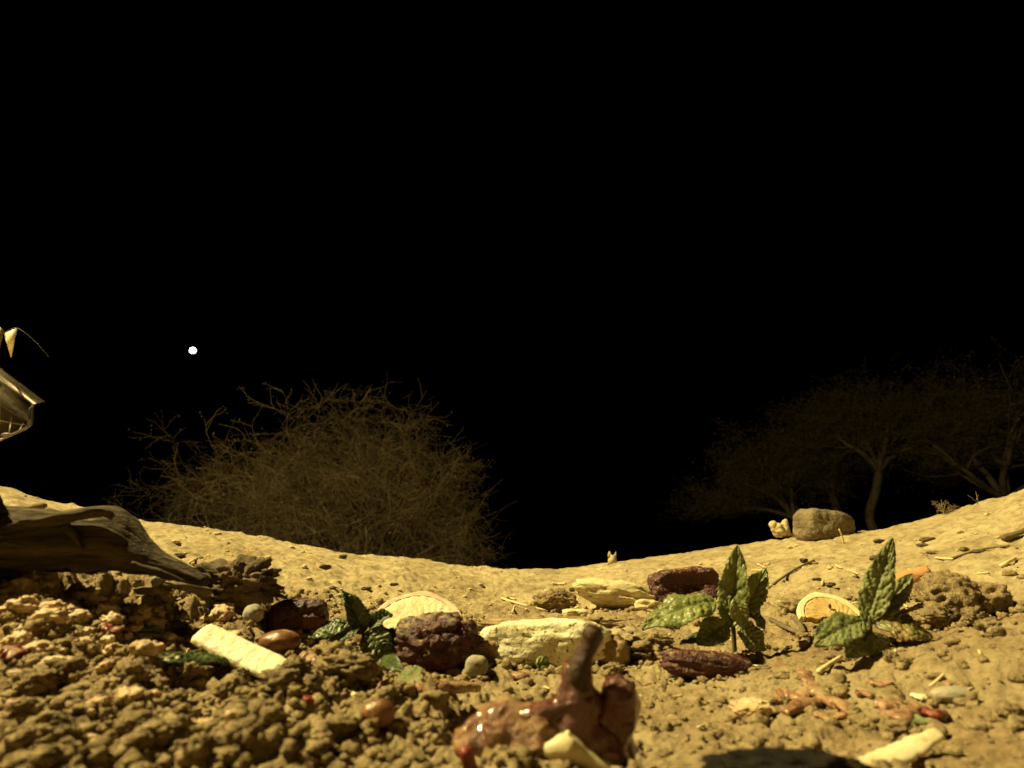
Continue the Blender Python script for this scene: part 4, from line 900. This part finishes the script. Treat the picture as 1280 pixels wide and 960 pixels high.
pebble(1250, 770, 26, 'clod', 'ragged brown clod at the right edge beside the large clod', 211, 'soil_clod', 'clod', (1, 1, 0.7), 0.42, freq=1.6, n=5, bil=0.16, fine=0.16)
pebble(1175, 786, 20, 'clod', 'crumbly clod between the large ragged clod and the mint', 212, 'soil_clod', 'clod', (1.2, 1, 0.6), 0.42, freq=1.6, n=5, bil=0.16, fine=0.16)
pebble(1003, 1018, 95, 'shade_black', 'very dark blurred lump standing in for shade in the near soil before the meat shreds', 213, 'shade_lump', 'clod', (1.1, 0.5, 0.32), 0.2, bil=0.4, n=5)  # lump painted near black in place of a shadow on the soil
pebble(945, 898, 22, 'crumb', 'pale crumbly lump left of the pink meat shreds', 214, 'pale_lump', 'crumb', (1.2, 0.9, 0.55), 0.4, bil=0.12, n=5, fine=0.12, sink=0.25)
pebble(1197, 880, 20, 'grey_stone', 'flat greenish grey pebble at the right of the meat shreds', 215, 'pebble', 'pebble', (1.2, 0.8, 0.5))
pebble(1052, 803, 9, 'pale_stone', 'square pale chip by the stem of the dusty mint', 217, 'stone_chip', 'stone', sq=4)
def stick(pts, w, m, label, cat, name, group=None, lift=0.6, seed=0, follow=True):
    P = at(*pts[0]); s = S(P); q = []
    for x, y in pts:
        A_ = at(x, y); q.append((A_ if follow else at_depth(x, y, depth_of(P)))-P+Vector((0, 0, w*s*lift)))
    V_, F_ = tube(smooth_line(q, 12), list(np.linspace(w*s*0.55, w*s*0.4, 12)), 7, True, seed, 0.2); return one(name, V_, F_, m, label, cat, P, group)
stick([(627, 750), (650, 757), (682, 765)], 2.6, 'straw', 'long pale straw lying behind the bread', 'straw', 'straw')
stick([(443, 872), (444, 900), (448, 935)], 9, 'straw', 'thick blurred straw standing out of the near soil', 'straw', 'straw', None, 0.6, 1, False)
stick([(1024, 846), (1038, 836), (1052, 826)], 6, 'straw', 'pale straw in front of the dusty mint sprig', 'straw', 'straw', None, 0.8)
stick([(1163, 862), (1171, 855), (1181, 846)], 3.5, 'straw', 'short pale straw standing over the right end of the meat shreds', 'straw', 'straw', None, 1.0, 0, False)
stick([(1251, 712), (1260, 707), (1270, 702)], 4.5, 'straw', 'short pale straw near the right edge of the bank', 'straw', 'straw')
stick([(1055, 680), (1053, 672), (1049, 662)], 2.2, 'straw', 'single straw standing upright on the bank under the round topped rock', 'straw', 'straw', None, 0.3, 0, False)
stick([(967, 732), (985, 720), (1000, 711), (1018, 702)], 3.0, 'stick', 'thin dark twig on the bank behind the upright mint', 'twig', 'twig')
stick([(965, 780), (982, 789), (1002, 797)], 6, 'stick', 'dark twig lying at the foot of the upright mint', 'twig', 'twig')
stick([(996, 780), (1001, 788), (1006, 798)], 7, 'stick', 'short dark twig crossing another before the lemon', 'twig', 'twig', None, 0.9)
stick([(1190, 700), (1225, 690), (1262, 684)], 3.0, 'stick', 'long thin twig on the right bank', 'twig', 'twig')
stick([(1255, 680), (1268, 674), (1284, 668)], 8, 'stick', 'dark bark sliver at the right edge of the bank', 'bark', 'bark_sliver')
stick([(1148, 760), (1165, 764), (1185, 772)], 5, 'stick', 'dark curved twig between the mint and the large ragged clod', 'twig', 'twig')
stick([(236, 706), (244, 700), (252, 696)], 2.2, 'straw', 'short straw on the bank above the tapering log end', 'straw', 'straw')
stick([(278, 752), (292, 758), (303, 765)], 1.6, 'stick', 'hair thin twig touching the round grey pebble', 'twig', 'twig', None, 1.5)
ANCH = [(533, 800, 'the largest crusted red chunk'), (366, 770, 'the red wedge by the grey pebble'), (860, 735, 'the hollowed red wedge'), (888, 830, 'the long low red wedge'), (680, 805, 'the bread'),
        (316, 810, 'the cream rind strip'), (240, 830, 'the wet dark mint leaf'), (455, 790, 'the wilted mint'), (470, 900, 'the brown bean with a pale tip'), (740, 850, 'the charred stalk'), (620, 925, 'the wet tan gristle'),
        (920, 770, 'the upright mint sprig'), (1090, 770, 'the dusty mint sprig'), (1040, 750, 'the lemon half'), (1010, 870, 'the pink meat shreds'), (1130, 880, 'the red end of the meat shreds'), (1205, 750, 'the large ragged clod'),
        (290, 740, 'the dark crusted clod'), (100, 690, 'the log'), (345, 805, 'the smooth brown bean'), (1130, 935, 'the blurred pale peel'), (1028, 655, 'the round topped rock'), (1180, 628, 'the dry shrub'), (775, 745, 'the layered pale stone'),
        (965, 660, 'the bleached root'), (763, 692, 'the tiny two pointed stub'), (985, 715, 'the thin bank twig'), (138, 782, 'the reddish scrap on the left heap'), (945, 890, 'the pale crumbly lump'), (190, 800, 'the crushed olive leaf scrap'), (30, 660, 'the dark wood chunk'), (312, 940, 'the blurred green leaf scrap')]
def near_what(x, y): return min(ANCH, key=lambda q: (q[0]-x)**2+((q[1]-y)*1.6)**2)[2]
rs = np.random.RandomState(77)
for k in range(44):                                   # loose straw bits
    x, y = (rs.uniform(560, 1270), rs.uniform(770, 915)) if k < 12 else (rs.uniform(960, 1270), rs.uniform(690, 770)) if k < 22 else (rs.uniform(940, 1275), rs.uniform(690, 800)) if k < 36 else (rs.uniform(560, 900), rs.uniform(725, 770))
    a = rs.uniform(0, 3.14); L_ = rs.uniform(5, 13); stick([(x-L_*math.cos(a), y-L_*0.4*math.sin(a)), (x, y), (x+L_*math.cos(a), y+L_*0.4*math.sin(a))], rs.uniform(1.8, 3.2), 'straw', 'tiny bit of pale straw lying near '+near_what(x, y), 'straw', 'straw_bit', 'straw bits on the soil', 0.8, k)
for k in range(76):                                   # cream crumbs on the left heap
    if k < 54: x, y = rs.uniform(-5, 190), rs.uniform(748, 850)
    elif k < 66: x, y = rs.uniform(150, 285), rs.uniform(760, 815)
    else: x, y = rs.uniform(0, 300), rs.uniform(850, 930)
    r = rs.uniform(4, 14)
    lump(x, y+r*0.6, r*rs.uniform(0.9, 1.5), r, r*rs.uniform(0.6, 0.95), 'crumb', 'food_crumb', ('tiny' if r < 6 else 'small' if r < 9 else 'large')+' cream coloured lump of cooked food near '+near_what(x, y), 'crumb', 300+k, 'cream food lumps on the left heap', 0.2, 4, amp=0.4, freq=1.6, fine=0.12, sq=2.3, bil=0.3)
for k in range(60):                                   # clods that can be told apart
    if k < 34: x, y = rs.uniform(0, 430), rs.uniform(800, 955)
    elif k < 48: x, y = rs.uniform(380, 900), rs.uniform(770, 940)
    else: x, y = rs.uniform(900, 1280), rs.uniform(740, 940)
    r = rs.uniform(8, 20)*(1 if k < 34 else 0.7)
    lump(x, y+r*0.5, r*rs.uniform(0.9, 1.4), r, r*rs.uniform(0.6, 0.9), 'clod', 'soil_clod', ('small' if r < 10 else 'middling' if r < 14 else 'large')+' crumbly brown soil clod near '+near_what(x, y), 'clod', 400+k, 'small soil clods', 0.15, 4, amp=0.3, freq=1.8, fine=0.15, ff=5, bil=0.5)
for k in range(26):                                   # dark bark chips on the bank
    x = rs.uniform(940, 1275) if k < 16 else rs.uniform(180, 820); yb = np.interp(x, [p[0] for p in rim_px], [p[1] for p in rim_px]); y = yb+rs.uniform(14, 80) if k < 16 else yb+rs.uniform(8, 50)
    r = rs.uniform(2.0, 5.0); lump(x, y, r*rs.uniform(1.2, 2.2), r, r*0.6, 'dark_clod', 'bark_chip', 'little dark chip of bark on the bank near '+near_what(x, y), 'chip', 600+k, 'dark chips on the bank', 0.1, 3, amp=0.4, sq=2.6, rot=rs.uniform(0, 3))
for k in range(34):                                   # pale pebbles on the bank
    x = rs.uniform(130, 1275); yb = np.interp(x, [p[0] for p in rim_px], [p[1] for p in rim_px]); y = yb+rs.uniform(6, 55); r = rs.uniform(1.6, 3.8)
    lump(x, y, r*rs.uniform(0.9, 1.6), r, r*0.7, 'pale_stone', 'bank_pebble', 'tiny pale pebble on the bank near '+near_what(x, y), 'pebble', 500+k, 'tiny pebbles on the bank', 0.15, 3, amp=0.25, sq=2.6)

# crumbs of soil banked against the feet of the larger scraps
for px, py, hw in ((918, 818, 20), (1091, 818, 26), (684, 838, 95), (316, 850, 60), (1042, 784, 36), (528, 800, 60), (705, 955, 110), (458, 815, 40), (1010, 880, 45), (1120, 890, 45), (240, 850, 50)):
    P = at(px, py); SKIRT.append((P, hw*S(P), hw*S(P)*0.4, hw))
rk = np.random.RandomState(9); Vb, Fb = ico(2); oV, oF, c = [], [], 0
for P, a, b, hw in SKIRT:
    if hw < 9: continue
    for k in range(int(min(70, 8+hw*0.7))):
        th = rk.uniform(math.pi, 2*math.pi) if rk.rand() < 0.75 else rk.uniform(0, math.pi); f = rk.uniform(0.92, 1.35); x = P.x+math.cos(th)*a*f; y = P.y+b*0.5+math.sin(th)*b*f
        sz = 0.0006+0.0022*rk.rand()**3; v = Vb*(0.75+0.9*np.abs(vnoise3(Vb*1.7+rk.rand()*50, 3))+0.3*vnoise3(Vb*3.5+rk.rand()*50, 5))[:, None]*np.array([sz, sz, sz*0.8])*rk.uniform(0.75, 1.25, 3)
        oV.append(v+np.array([x, y, hgt(x, y)+sz*0.3])); oF.append(Fb+c*len(Vb)); c += 1
tag(link('soil_crumbs', mesh_np('soil_crumbs', np.concatenate(oV), np.concatenate(oF), 'soil_crumb')), 'small soil crumbs banked against the feet of the food scraps', 'soil crumbs', kind='stuff')
